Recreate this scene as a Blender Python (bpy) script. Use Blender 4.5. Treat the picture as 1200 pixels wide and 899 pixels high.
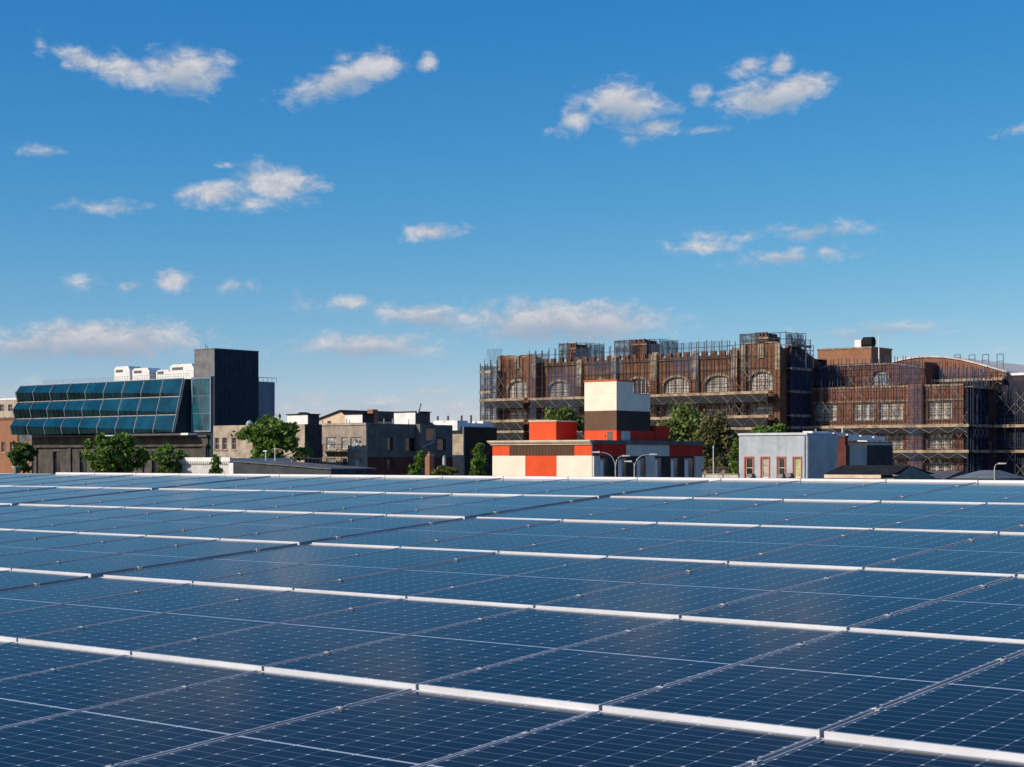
import bpy, bmesh, math, random
from mathutils import Vector, Matrix
R = math.radians
random.seed(7)
for o in list(bpy.data.objects): bpy.data.objects.remove(o)
SC = bpy.context.scene
COL = SC.collection

# ------------------------------------------------------------------ camera, sky, sun, exposure
F, HX, HY, CAMZ = 1970.0, 600.0, 538.0, 9.0          # focal length, principal column, eye-level row, eye height
TH = R(39.35)                                        # the street grid is turned this far from the view
UX, UY = math.cos(TH), -math.sin(TH)                 # along the fronts, to the right and nearer
VX, VY = math.sin(TH), math.cos(TH)                  # away from the street, to the right and farther

cam_d = bpy.data.cameras.new('camera'); cam = bpy.data.objects.new('camera', cam_d); COL.objects.link(cam)
cam.location = (0, 0, CAMZ); cam.rotation_euler = (R(90), 0, 0)
cam_d.sensor_width = 36; cam_d.lens = 36 * F / 1200; cam_d.shift_y = (HY - 449.5) / 1200
cam_d.clip_start = .1; cam_d.clip_end = 20000
SC.camera = cam

SUN_AZ_VEC = (-.894, -.449)                          # towards the sun, on the ground
SUN_EL = R(31)
sun_d = bpy.data.lights.new('sun', 'SUN'); sun = bpy.data.objects.new('sun', sun_d); COL.objects.link(sun)
sun_d.energy = 4.6; sun_d.angle = R(.5); sun_d.color = (1, .88, .72)
sd = Vector((SUN_AZ_VEC[0] * math.cos(SUN_EL), SUN_AZ_VEC[1] * math.cos(SUN_EL), math.sin(SUN_EL)))
sun.rotation_euler = sd.to_track_quat('Z', 'Y').to_euler()
sun.location = (-60, -20, 80)

SC.view_settings.view_transform = 'Standard'; SC.view_settings.look = 'None'
SC.view_settings.exposure = 0.0; SC.view_settings.gamma = 1; SC.view_settings.use_curve_mapping = False

W = bpy.data.worlds.new('World'); SC.world = W; W.use_nodes = True
nt = W.node_tree; nt.nodes.clear()
class N:
    """tiny helper to write node trees"""
    def __init__(s, t): s.t = t
    def new(s, kind, **kw):
        n = s.t.nodes.new(kind)
        for k, v in kw.items(): setattr(n, k, v)
        return n
    def put(s, v, sock):
        if isinstance(v, bpy.types.NodeSocket): s.t.links.new(v, sock)
        elif v is not None: sock.default_value = v
    def m(s, op, a, b=None, c=None, clamp=False):
        n = s.new('ShaderNodeMath', operation=op, use_clamp=clamp)
        s.put(a, n.inputs[0]); s.put(b, n.inputs[1]); s.put(c, n.inputs[2]); return n.outputs[0]
    def mix(s, f, a, b, blend='MIX'):
        n = s.new('ShaderNodeMix', data_type='RGBA', blend_type=blend)
        s.put(f, n.inputs[0]); s.put(a, n.inputs[6]); s.put(b, n.inputs[7]); return n.outputs[2]
    def smooth(s, v, a, b, c=0., d=1.):
        n = s.new('ShaderNodeMapRange', interpolation_type='SMOOTHSTEP')
        s.put(v, n.inputs[0]); s.put(a, n.inputs[1]); s.put(b, n.inputs[2]); s.put(c, n.inputs[3]); s.put(d, n.inputs[4]); return n.outputs[0]
    def noise(s, vec, scale, detail=4., rough=.55, dist=0.):
        n = s.new('ShaderNodeTexNoise'); s.put(vec, n.inputs['Vector'])
        n.inputs['Scale'].default_value = scale; n.inputs['Detail'].default_value = detail
        n.inputs['Roughness'].default_value = rough; n.inputs['Distortion'].default_value = dist; return n
    def sep(s, v):
        n = s.new('ShaderNodeSeparateXYZ'); s.put(v, n.inputs[0]); return n.outputs
    def comb(s, x, y, z=0.):
        n = s.new('ShaderNodeCombineXYZ'); s.put(x, n.inputs[0]); s.put(y, n.inputs[1]); s.put(z, n.inputs[2]); return n.outputs[0]

w = N(nt)
tc = w.new('ShaderNodeTexCoord').outputs['Generated']
dx, dy, dz = w.sep(tc)
# the low sky is looked up a little higher than it stands: cleaner, deeper blue air near the roofs
lift = w.comb(dx, dy, w.m('ADD', w.m('MULTIPLY', w.m('MAXIMUM', dz, 0.), 1.15), .035))
nrm = w.new('ShaderNodeVectorMath', operation='NORMALIZE'); w.put(lift, nrm.inputs[0])
sky = w.new('ShaderNodeTexSky', sky_type='NISHITA', sun_disc=False)
sky.sun_elevation = SUN_EL; sky.sun_rotation = math.atan2(SUN_AZ_VEC[0], SUN_AZ_VEC[1])
sky.altitude = 10; sky.air_density = 1.0; sky.dust_density = .3; sky.ozone_density = 1.6
w.put(nrm.outputs[0], sky.inputs[0])
hs = w.new('ShaderNodeHueSaturation'); hs.inputs['Hue'].default_value = .485; hs.inputs['Saturation'].default_value = 1.32; hs.inputs['Value'].default_value = 1.0
w.put(sky.outputs[0], hs.inputs['Color'])
SKY = .10
az = w.m('ARCTAN2', dx, dy); el = w.m('ARCSINE', dz)
pos = w.comb(az, el)
# clouds: (column, row, half width, half height, turn, thickness) in sky directions
CL = [(98,70,34,13,-14,.85),(150,86,50,15,-16,.95),(216,85,52,24,6,1.15),(400,94,72,18,17,1.),(438,78,36,17,14,1.1),(503,75,12,11,0,.8),(404,64,14,5,0,.55),
 (732,122,56,23,-6,1.1),(672,138,18,15,0,.8),(765,148,36,10,0,.8),(745,160,16,8,0,.6),(655,156,20,5,0,.45),(826,155,28,4,0,.4),
 (905,114,68,19,9,1.05),(940,104,36,17,8,1.),(878,79,24,9,14,.75),(916,77,14,11,-20,.8),(825,112,14,11,30,.75),(645,157,14,4,0,.3),(50,48,7,12,10,.35),
 (48,174,24,6,3,.65),(252,229,44,14,4,.95),(325,215,54,19,-6,1.),(292,238,40,10,0,.7),(268,195,18,4,0,.4),(118,240,44,7,0,.65),(503,272,36,10,8,.9),
 (200,329,26,12,0,.95),(153,335,16,7,0,.6),(95,333,24,7,0,.38),(276,334,22,8,0,.5),(355,353,22,10,0,.38),(412,358,29,9,4,.8),
 (828,291,44,9,-1,.68),(918,302,64,9,3,.62),(975,297,34,8,3,.5),(960,271,62,9,3,.62),(832,275,22,7,0,.5),(875,275,18,6,0,.42),
 (500,369,66,14,-5,.95),(660,376,140,23,-1,1.2),(620,388,90,13,0,.8),(425,403,88,14,2,.9),(480,410,40,8,0,.7),
 (118,400,125,22,2,1.25),(40,405,70,17,0,.95),(215,404,44,11,0,.7),(70,418,110,9,0,.6),(1030,386,80,9,3,.5),(1187,153,30,5,0,.5),
 (500,460,28,7,4,.7),(365,467,20,8,0,.65),(335,478,24,7,0,.45),(430,476,70,9,2,.4),(530,482,60,9,0,.45),(20,455,30,8,0,.3),(1120,430,60,7,0,.25)]
fine = w.noise(w.comb(az, w.m('MULTIPLY', el, 1.7)), 58., 9., .66, .35)
warp = w.noise(pos, 34., 3., .5)
wv = w.new('ShaderNodeVectorMath', operation='SUBTRACT'); w.put(warp.outputs['Color'], wv.inputs[0]); wv.inputs[1].default_value = (.5, .5, .5)
ws = w.new('ShaderNodeVectorMath', operation='MULTIPLY_ADD'); w.put(wv.outputs[0], ws.inputs[0]); ws.inputs[1].default_value = (.016, .009, 0); w.put(pos, ws.inputs[2])
def dirpx(px, py):
    a = math.atan((px - HX) / F); return a, math.atan((HY - py) / F * math.cos(a))
def field(lst):
    acc = None
    for px, py, hw, hh, tilt, th in lst:
        th = th if th > .72 else th * .82
        a, e = dirpx(px, py)
        mp = w.new('ShaderNodeMapping', vector_type='TEXTURE'); w.put(ws.outputs[0], mp.inputs[0])
        mp.inputs[1].default_value = (a, e, 0); mp.inputs[2].default_value = (0, 0, R(tilt)); mp.inputs[3].default_value = (hw * 1.12 / F, hh * 1.3 / F, 1)
        ln = w.new('ShaderNodeVectorMath', operation='LENGTH'); w.put(mp.outputs[0], ln.inputs[0])
        v = w.m('MULTIPLY_ADD', ln.outputs['Value'], -th, th)
        acc = v if acc is None else w.m('MAXIMUM', acc, v)
    return acc
dens = w.m('ADD', field(CL), w.m('MULTIPLY_ADD', fine.outputs['Fac'], 1.75, -.92))
alpha = w.m('MULTIPLY', w.smooth(dens, -.14, .82), .97)
under = field([(x, y + hh * .75, hw * 1.1, hh * .95, tl, 1.) for x, y, hw, hh, tl, th in CL if hw > 60 or hh > 19])
shade = w.m('MULTIPLY', w.smooth(w.m('ADD', under, w.m('MULTIPLY_ADD', fine.outputs['Fac'], .9, -.45)), .1, .85), .72)
lit = w.mix(w.smooth(fine.outputs['Fac'], .35, .7), (.44, .48, .56, 1), (.67, .668, .70, 1))
ccol = w.mix(shade, lit, (.27, .38, .52, 1))
skyn = w.mix(1., hs.outputs[0], (SKY, SKY, SKY, 1), 'MULTIPLY')
sr = w.new('ShaderNodeSeparateColor'); w.put(skyn, sr.inputs[0])
sc_ = w.new('ShaderNodeCombineColor')                # a clearer, bluer air than the model's: less red, more blue
w.put(w.m('MULTIPLY', w.m('POWER', sr.outputs[0], 1.5), 1.72), sc_.inputs[0]); w.put(w.m('MULTIPLY', sr.outputs[1], .97), sc_.inputs[1]); w.put(w.m('MULTIPLY', w.m('POWER', sr.outputs[2], .55), .90), sc_.inputs[2])
skyc = sc_.outputs[0]
fin = w.mix(alpha, skyc, ccol)
# the Background runs at the sky strength; clouds are scaled to suit
bgc = w.mix(1., fin, (1 / SKY, 1 / SKY, 1 / SKY, 1), 'MULTIPLY')
bg = w.new('ShaderNodeBackground'); w.put(bgc, bg.inputs[0]); bg.inputs[1].default_value = SKY
out = w.new('ShaderNodeOutputWorld'); w.put(bg.outputs[0], out.inputs[0])

# ------------------------------------------------------------------ materials
MATS = {}
def mat(name, col, rough=.7, var=.12, scale=.6, metal=0., spec=.5, streak=0., col2=None, bump=0.):
    """painted / mineral surface with cloudy colour variation in object space"""
    if name in MATS: return MATS[name]
    m = bpy.data.materials.new(name); m.use_nodes = True; t = N(m.node_tree)
    b = m.node_tree.nodes['Principled BSDF']; b.inputs['Roughness'].default_value = rough; b.inputs['Metallic'].default_value = metal
    b.inputs['Specular IOR Level'].default_value = spec if rough < .7 else .15
    oc = t.new('ShaderNodeTexCoord').outputs['Object']
    n1 = t.noise(oc, scale, 6., .6); c = tuple(col) + (1,)
    lo = tuple(x * (1 - 1.6 * var) for x in col) + (1,); hi = tuple(min(1, x * (1 + 1.2 * var)) for x in (col2 or col)) + (1,)
    colr = t.mix(t.smooth(n1.outputs['Fac'], .3, .7), lo, hi)
    if streak:
        x, y, z = t.sep(oc)
        n2 = t.noise(t.comb(t.m('MULTIPLY', x, 2.2), t.m('MULTIPLY', y, 2.2), t.m('MULTIPLY', z, .12)), 1., 4., .6)
        colr = t.mix(t.m('MULTIPLY', t.smooth(n2.outputs['Fac'], .48, .75), streak), colr, tuple(x * .45 for x in col) + (1,))
    t.put(colr, b.inputs['Base Color'])
    if bump:
        bp = t.new('ShaderNodeBump'); bp.inputs['Strength'].default_value = bump; bp.inputs['Distance'].default_value = .05
        t.put(t.noise(oc, scale * 9, 4.).outputs['Fac'], bp.inputs['Height']); t.put(bp.outputs[0], b.inputs['Normal'])
    MATS[name] = m; return m
def brick(name, a, b_, mortar, sc=1., grime=.5):
    if name in MATS: return MATS[name]
    m = bpy.data.materials.new(name); m.use_nodes = True; t = N(m.node_tree); b = m.node_tree.nodes['Principled BSDF']
    b.inputs['Roughness'].default_value = .85; b.inputs['Specular IOR Level'].default_value = .15
    oc = t.new('ShaderNodeTexCoord').outputs['Object']; x, y, z = t.sep(oc)
    bt = t.new('ShaderNodeTexBrick'); t.put(t.comb(t.m('ADD', x, y), z), bt.inputs['Vector'])
    bt.inputs['Color1'].default_value = a + (1,); bt.inputs['Color2'].default_value = b_ + (1,); bt.inputs['Mortar'].default_value = mortar + (1,)
    bt.inputs['Scale'].default_value = sc; bt.inputs['Brick Width'].default_value = .44; bt.inputs['Row Height'].default_value = .15; bt.inputs['Mortar Size'].default_value = .012
    bt.inputs['Bias'].default_value = -.1
    n1 = t.noise(oc, .35, 6., .65); n2 = t.noise(t.comb(x, y, t.m('MULTIPLY', z, .2)), 1.3, 5., .6)
    c = t.mix(t.m('MULTIPLY', t.smooth(n1.outputs['Fac'], .42, .7), grime), bt.outputs['Color'], tuple(v * .4 for v in a) + (1,))
    c = t.mix(t.m('MULTIPLY', t.smooth(n2.outputs['Fac'], .52, .72), .4), c, tuple(min(1, v * 1.5) for v in b_) + (1,))
    t.put(c, b.inputs['Base Color']); MATS[name] = m; return m
def glass(name, col, rough=.06, var=.3, spec=.5, metal=0.):
    return mat(name, col, rough, var, .25, metal, spec)
def leaf(name, a, b_, c_=None):
    if name in MATS: return MATS[name]
    m = bpy.data.materials.new(name); m.use_nodes = True; t = N(m.node_tree); b = m.node_tree.nodes['Principled BSDF']
    b.inputs['Roughness'].default_value = .6; b.inputs['Specular IOR Level'].default_value = .3
    oc = t.new('ShaderNodeTexCoord').outputs['Object']
    n1 = t.noise(oc, .9, 3.); n2 = t.noise(oc, 5., 2.)
    c = t.mix(t.smooth(n1.outputs['Fac'], .38, .62), a + (1,), b_ + (1,))
    c = t.mix(t.m('MULTIPLY', t.smooth(n2.outputs['Fac'], .5, .75), .6), c, (c_ or tuple(min(1, v * 1.6) for v in b_)) + (1,))
    t.put(c, b.inputs['Base Color'])
    tr = t.new('ShaderNodeBsdfTranslucent'); t.put(c, tr.inputs[0])
    mx = t.new('ShaderNodeMixShader'); mx.inputs[0].default_value = .28
    t.put(b.outputs[0], mx.inputs[1]); t.put(tr.outputs[0], mx.inputs[2]); t.put(mx.outputs[0], m.node_tree.nodes['Material Output'].inputs[0])
    MATS[name] = m; return m
def netting(name, col, cover, vary=.35):
    m = bpy.data.materials.new(name); m.use_nodes = True; t = N(m.node_tree); b = m.node_tree.nodes['Principled BSDF']
    b.inputs['Base Color'].default_value = col + (1,); b.inputs['Roughness'].default_value = .8
    oc = t.new('ShaderNodeTexCoord').outputs['Object']; x, y, z = t.sep(oc)
    n1 = t.noise(t.comb(t.m('MULTIPLY', t.m('ADD', x, y), 1.5), z, 0.), .8, 4., .6)
    t.put(t.smooth(n1.outputs['Fac'], .3, .7, cover * (1 - vary), min(1, cover * (1 + vary))), b.inputs['Alpha'])
    return m

M_steel = mat('scaffold_steel', (.018, .022, .035), .6, .3, 1.)
M_bluesteel = mat('blue_painted_steel', (.016, .032, .085), .5, .3, 1.)
M_brace = mat('galvanised_tube', (.36, .34, .31), .5, .2, 1.)
M_plank = mat('scaffold_plank', (.34, .26, .18), .8, .3, .8)
M_pale = mat('pale_window_board', (.38, .34, .29), .6, .25, .5)
M_winframe = mat('pale_window_paint', (.46, .42, .36), .6, .15, 1.)
M_mull = mat('dark_mullion', (.09, .08, .07), .6, .2, 1.)
M_darkglass = glass('dark_window_glass', (.018, .022, .028))
M_net = netting('dark_debris_netting', (.03, .04, .065), .5)
M_netblue = netting('blue_debris_netting', (.012, .030, .075), .55)
M_netd = netting('dense_dark_netting', (.045, .045, .055), .72)
M_netshade = netting('shade_navy_netting', (.009, .013, .030), .80, .2)  # netting coloured dark to carry the shade of the right end
M_band = netting('deck_shade_sheet', (.006, .007, .010), .93, .04)  # black sheets that stand in for the shade under the decks
M_netthin = netting('thin_debris_netting', (.03, .06, .12), .3)
M_school = brick('school_brick', (.165, .074, .040), (.22, .108, .060), (.14, .095, .07))
M_schoolred = brick('school_red_brick', (.175, .072, .046), (.23, .104, .068), (.15, .09, .07))
M_stone = mat('limestone_trim', (.30, .24, .175), .85, .3, .9)
M_orangebrick = brick('orange_brick', (.27, .12, .065), (.33, .155, .09), (.28, .18, .12), 1., .15)
M_white = mat('white_paint', (.76, .75, .72), .55, .08, .8, streak=.15)
M_roofing = mat('grey_roofing', (.12, .125, .13), .8, .2, .8)
M_black = mat('black_roofing', (.02, .02, .02), .85, .3, .7)
M_alu = mat('bright_aluminium', (.80, .80, .80), .45, .05, 3.)

# ------------------------------------------------------------------ mesh helpers
class MB:
    def __init__(s): s.v = []; s.f = []
    def quad(s, *p):
        i = len(s.v); s.v += [tuple(q) for q in p]; s.f.append(tuple(range(i, i + len(p))))
    def box(s, x0, x1, y0, y1, z0, z1):
        i = len(s.v)
        s.v += [(x0,y0,z0),(x1,y0,z0),(x1,y1,z0),(x0,y1,z0),(x0,y0,z1),(x1,y0,z1),(x1,y1,z1),(x0,y1,z1)]
        s.f += [tuple(i + k for k in q) for q in ((3,2,1,0),(4,5,6,7),(0,1,5,4),(1,2,6,5),(2,3,7,6),(3,0,4,7))]
    def prism(s, poly, d):
        """poly: list of 3-D points, d: extrusion vector"""
        n = len(poly); i = len(s.v); d = Vector(d)
        s.v += [tuple(p) for p in poly] + [tuple(Vector(p) + d) for p in poly]
        s.f.append(tuple(range(i, i + n))); s.f.append(tuple(range(i + 2 * n - 1, i + n - 1, -1)))
        for k in range(n): s.f.append((i + k, i + (k + 1) % n, i + n + (k + 1) % n, i + n + k))
    def tube(s, pts, r, n=6, r1=None):
        pts = [Vector(p) for p in pts]; rings = []
        for k, p in enumerate(pts):
            d = (pts[min(k + 1, len(pts) - 1)] - pts[max(k - 1, 0)]).normalized()
            a = d.cross(Vector((0, 0, 1)) if abs(d.z) < .9 else Vector((1, 0, 0))).normalized(); b = d.cross(a)
            rr = r + ((r1 if r1 is not None else r) - r) * k / max(1, len(pts) - 1)
            i = len(s.v); rings.append(i)
            for j in range(n):
                t = 2 * math.pi * j / n; s.v.append(tuple(p + (a * math.cos(t) + b * math.sin(t)) * rr))
        for q in range(len(rings) - 1):
            for j in range(n): s.f.append((rings[q] + j, rings[q] + (j + 1) % n, rings[q + 1] + (j + 1) % n, rings[q + 1] + j))
        s.f.append(tuple(rings[0] + j for j in range(n))[::-1]); s.f.append(tuple(rings[-1] + j for j in range(n)))
    def lathe(s, prof, c, n=16):
        rings = []
        for r, z in prof:
            rings.append(len(s.v))
            for j in range(n):
                t = 2 * math.pi * j / n; s.v.append((c[0] + r * math.cos(t), c[1] + r * math.sin(t), c[2] + z))
        for q in range(len(rings) - 1):
            for j in range(n): s.f.append((rings[q] + j, rings[q] + (j + 1) % n, rings[q + 1] + (j + 1) % n, rings[q + 1] + j))
    def mesh(s, name):
        me = bpy.data.meshes.new(name); me.from_pydata(s.v, [], s.f); me.validate(); me.update(); return me
    def build(s, name, m, parent=None):
        me = s.mesh(name); me.materials.append(m)
        bm = bmesh.new(); bm.from_mesh(me); bmesh.ops.recalc_face_normals(bm, faces=bm.faces); bm.to_mesh(me); bm.free()
        o = bpy.data.objects.new(name, me); COL.objects.link(o)
        if parent: o.parent = parent
        return o
def tag(o, label, cat, group=None):
    o['label'] = label; o['category'] = cat
    if group: o['group'] = group
    return o
def struct(o): o['kind'] = 'structure'; return o
def thing(name, label, cat, loc=(0, 0, 0), rotz=0., group=None):
    o = bpy.data.objects.new(name, None); COL.objects.link(o); o.empty_display_size = .5
    o.location = loc; o.rotation_euler = (0, 0, rotz); return tag(o, label, cat, group)
def copy_tree(o, parent=None):
    c = o.copy(); COL.objects.link(c)
    if parent: c.parent = parent
    for ch in list(o.children): copy_tree(ch, c)
    return c

class Spot:
    """a street-grid frame standing at photo column cx, Z metres away: local x along the front, y away from it"""
    def __init__(s, cx, Z): s.P = (Z * (cx - HX) / F, Z)
    def X(s, px, y=0.):
        k = (px - HX) / F; return (k * (s.P[1] + y * VY) - (s.P[0] + y * VX)) / (UX - k * UY)
    def Y(s, px, x=0.):
        k = (px - HX) / F; return (k * (s.P[1] + x * UY) - (s.P[0] + x * UX)) / (VX - k * VY)
    def H(s, py, x=0., y=0.): return CAMZ + (s.P[1] + x * UY + y * VY) * (HY - py) / F
    def thing(s, name, label, cat, group=None): return thing(name, label, cat, (s.P[0], s.P[1], 0), -TH, group)
class Front:
    """facade plane y = c, facing the street (-y)"""
    def __init__(s, c): s.c = c
    def p(s, a, z, d): return (a, s.c - d, z)
class Side:
    """facade plane x = c, facing +x"""
    def __init__(s, c): s.c = c
    def p(s, a, z, d): return (s.c + d, a, z)
def pbox(mb, pl, a0, a1, z0, z1, d0, d1):
    A, B = pl.p(a0, z0, d0), pl.p(a1, z1, d1)
    mb.box(min(A[0], B[0]), max(A[0], B[0]), min(A[1], B[1]), max(A[1], B[1]), min(A[2], B[2]), max(A[2], B[2]))
def wall(mb, pl, a0, a1, z0, z1, holes=(), depth=.3):
    xs = sorted({a0, a1, *[h[0] for h in holes], *[h[1] for h in holes]}); zs = sorted({z0, z1, *[h[2] for h in holes], *[h[3] for h in holes]})
    xs = [v for v in xs if a0 <= v <= a1]; zs = [v for v in zs if z0 <= v <= z1]
    for i in range(len(xs) - 1):
        for j in range(len(zs) - 1):
            cx, cz = (xs[i] + xs[i + 1]) / 2, (zs[j] + zs[j + 1]) / 2
            if any(h[0] < cx < h[1] and h[2] < cz < h[3] for h in holes): continue
            mb.quad(pl.p(xs[i], zs[j], 0), pl.p(xs[i + 1], zs[j], 0), pl.p(xs[i + 1], zs[j + 1], 0), pl.p(xs[i], zs[j + 1], 0))
    for h in holes:
        c = [(h[0], h[2]), (h[1], h[2]), (h[1], h[3]), (h[0], h[3])]
        for k in range(4):
            a, b = c[k], c[(k + 1) % 4]
            mb.quad(pl.p(*a, 0), pl.p(*b, 0), pl.p(*b, -depth), pl.p(*a, -depth))
def window(parent, pl, h, nx, nz, fm, pm, depth=.3, fw=.09, mm=None, name='window', sill=None, arch=0):
    a0, a1, z0, z1 = h
    f = MB(); d = -depth + .12
    pbox(f, pl, a0, a0 + fw, z0, z1, -depth, d); pbox(f, pl, a1 - fw, a1, z0, z1, -depth, d)
    pbox(f, pl, a0 + fw, a1 - fw, z0, z0 + fw, -depth, d); pbox(f, pl, a0 + fw, a1 - fw, z1 - fw, z1, -depth, d)
    for i in range(1, nx):
        c = a0 + (a1 - a0) * i / nx; pbox(f, pl, c - fw * .5, c + fw * .5, z0 + fw, z1 - fw, -depth, d - .03)
    o = f.build(name, fm, parent)
    g = MB(); pbox(g, pl, a0 + .01, a1 - .01, z0 + .01, z1 - .01, -depth - .02, -depth + .03); g.build('pane', pm, o)
    if nz > 1:
        k = MB()
        for i in range(1, nz):
            c = z0 + (z1 - z0) * i / nz; pbox(k, pl, a0 + fw, a1 - fw, c - fw * .3, c + fw * .3, -depth + .03, d - .06)
        k.build('glazing_bar', mm or fm, o)
    if sill:
        k = MB(); pbox(k, pl, a0 - .15, a1 + .15, z0 - .18, z0 - .003, -depth + .1, .1); k.build('sill', sill, o)
    return o
def shell(parent, m, x0, x1, y0, y1, z1, fh=(), sh=(), depth=.3, z0=0., roof=None, name='wall', rim=.5):
    b = MB(); wall(b, Front(y0), x0, x1, z0, z1, fh, depth); wall(b, Side(x1), y0, y1, z0, z1, sh, depth)
    b.quad((x0, y0, z0), (x0, y1, z0), (x0, y1, z1), (x0, y0, z1)); b.quad((x0, y1, z0), (x1, y1, z0), (x1, y1, z1), (x0, y1, z1))
    r = .3                                           # parapet: coping top and inner faces
    b.quad((x0, y0, z1), (x1, y0, z1), (x1 - r, y0 + r, z1), (x0 + r, y0 + r, z1)); b.quad((x1, y0, z1), (x1, y1, z1), (x1 - r, y1 - r, z1), (x1 - r, y0 + r, z1))
    b.quad((x1, y1, z1), (x0, y1, z1), (x0 + r, y1 - r, z1), (x1 - r, y1 - r, z1)); b.quad((x0, y1, z1), (x0, y0, z1), (x0 + r, y0 + r, z1), (x0 + r, y1 - r, z1))
    zi = z1 - rim
    for A, B in (((x0 + r, y0 + r), (x1 - r, y0 + r)), ((x1 - r, y0 + r), (x1 - r, y1 - r)), ((x1 - r, y1 - r), (x0 + r, y1 - r)), ((x0 + r, y1 - r), (x0 + r, y0 + r))):
        b.quad((*A, zi), (*B, zi), (*B, z1), (*A, z1))
    me = b.mesh(name); me.materials.append(m); o = bpy.data.objects.new(name, me); COL.objects.link(o); o.parent = parent
    q = MB(); q.box(x0 + r, x1 - r, y0 + r, y1 - r, zi - .2, zi); q.build('roof', roof or M_roofing, parent)
    return o
def block(parent, name, m, x0, x1, y0, y1, z0, z1):
    b = MB(); b.box(x0, x1, y0, y1, z0, z1); return b.build(name, m, parent)

# ------------------------------------------------------------------ ground
g = MB(); g.box(-6000, 6000, -3000, 9000, -.5, 0); struct(g.build('ground', mat('ground_soil', (.11, .10, .085), .9, .25, .05)))
sp = Spot(700, 150)
rd = MB(); rd.box(-500, 500, -7, 5, .002, .006); o = struct(rd.build('road', mat('asphalt', (.05, .05, .052), .85, .2, .4))); o.location = (sp.P[0], sp.P[1], 0); o.rotation_euler = (0, 0, -TH)
pv = MB(); pv.box(-500, 500, 5, 9, .0, .14); o = struct(pv.build('pavement', mat('pavement_concrete', (.30, .29, .27), .85, .15, .5))); o.location = (sp.P[0], sp.P[1], 0); o.rotation_euler = (0, 0, -TH)
ln = MB()
for k in range(-60, 60): ln.box(k * 8, k * 8 + 3, -1.08, -.94, .010, .014)
o = struct(ln.build('road_marking', mat('road_paint', (.7, .62, .3), .7, .2, 1.))); o.location = (sp.P[0], sp.P[1], 0); o.rotation_euler = (0, 0, -TH)

# ------------------------------------------------------------------ solar array
TILT = R(4.28); PH = 2.085; STEPS = {-1: .012, 0: .016, 1: .010, 2: .008, 3: .008, 4: .008, 5: .020}; GAP = .13
A0 = Vector((-4.29, 10.56, CAMZ - 1.00))
U = Vector((UX, UY, 0)); V = Vector((VX * math.cos(TILT), VY * math.cos(TILT), math.sin(TILT)))
def axes(r):                                         # each row of panels lies a touch flatter than the array, leaving a small step
    pt = TILT - math.atan((STEPS[r] + STEPS[r + 1]) / 2 / PH)
    pv = Vector((VX * math.cos(pt), VY * math.cos(pt), math.sin(pt))); return pv, U.cross(pv)
PV, PN = axes(1)
def proj(p): return HX + F * p.x / p.y, HY - F * (p.z - CAMZ) / p.y

m = bpy.data.materials.new('solar_cell_glass'); m.use_nodes = True; t = N(m.node_tree); b = m.node_tree.nodes['Principled BSDF']
oc = t.new('ShaderNodeTexCoord').outputs['Object']; x, y, z = t.sep(oc)
PW, PL = .981, 2.062                                 # panel size; cells: 6 across, two halves of 12
cx0, cw = (1.0 - PW) / 2 + .020, (PW - .04) / 6; half = (PL - .06) / 2; ch = (half - .006) / 12
fx = t.m('FRACT', t.m('DIVIDE', t.m('SUBTRACT', x, cx0), cw))
yy = t.m('SUBTRACT', t.m('ABSOLUTE', t.m('SUBTRACT', y, PL / 2)), .007)
fy = t.m('FRACT', t.m('DIVIDE', yy, ch))
ex = t.m('MULTIPLY', t.m('SUBTRACT', .5, t.m('ABSOLUTE', t.m('SUBTRACT', fx, .5))), cw)     # metres to the nearest cell edge
ey = t.m('MULTIPLY', t.m('SUBTRACT', .5, t.m('ABSOLUTE', t.m('SUBTRACT', fy, .5))), ch)
l1 = t.m('LESS_THAN', ex, .0016); l2 = t.m('LESS_THAN', ey, .0016)
dia = t.m('LESS_THAN', t.m('ADD', ex, t.m('MULTIPLY', ey, .8)), .0075)
mid = t.m('LESS_THAN', yy, 0.0)
bx_ = t.m('SUBTRACT', PW / 2 - .012, t.m('ABSOLUTE', t.m('SUBTRACT', x, .5))); by_ = t.m('SUBTRACT', half - .002, yy)
edge = t.m('LESS_THAN', t.m('MINIMUM', bx_, by_), .001)
fx9 = t.m('FRACT', t.m('DIVIDE', t.m('SUBTRACT', x, cx0), cw / 9)); bus = t.m('LESS_THAN', t.m('ABSOLUTE', t.m('SUBTRACT', fx9, .5)), .022)
lines = t.m('MAXIMUM', t.m('MAXIMUM', t.m('MAXIMUM', l1, l2), t.m('MAXIMUM', dia, mid)), edge)
oi = t.new('ShaderNodeObjectInfo'); n1 = t.noise(oc, 1.3, 4.)
cell = t.mix(oi.outputs['Random'], (.0022, .0034, .0085, 1), (.0065, .0070, .0135, 1))
cell = t.mix(t.m('MULTIPLY', bus, .22), cell, (.12, .14, .18, 1))
colr = t.mix(lines, cell, (.17, .20, .26, 1)); colr = t.mix(dia, colr, (.50, .54, .60, 1)); colr = t.mix(mid, colr, (.42, .46, .52, 1))
dust = t.m('MULTIPLY', t.smooth(n1.outputs['Fac'], .35, .8), .018)
colr = t.mix(dust, colr, (.35, .31, .26, 1))
t.put(colr, b.inputs['Base Color']); b.inputs['Roughness'].default_value = .10; b.inputs['IOR'].default_value = 1.12
t.put(t.m('MULTIPLY_ADD', n1.outputs['Fac'], .08, .07), b.inputs['Roughness'])
M_cell = m
M_frame = mat('anodised_frame', (.66, .67, .69), .42, .08, 2., metal=.15)
M_siderail = mat('dimmed_side_rail', (.40, .42, .45), .45, .15, 2., metal=.3)  # darker copy of the frame metal, imitating how little light the sides catch
M_clamp = mat('clamp_metal', (.78, .78, .78), .3, .05, 4., metal=.6)
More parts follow.
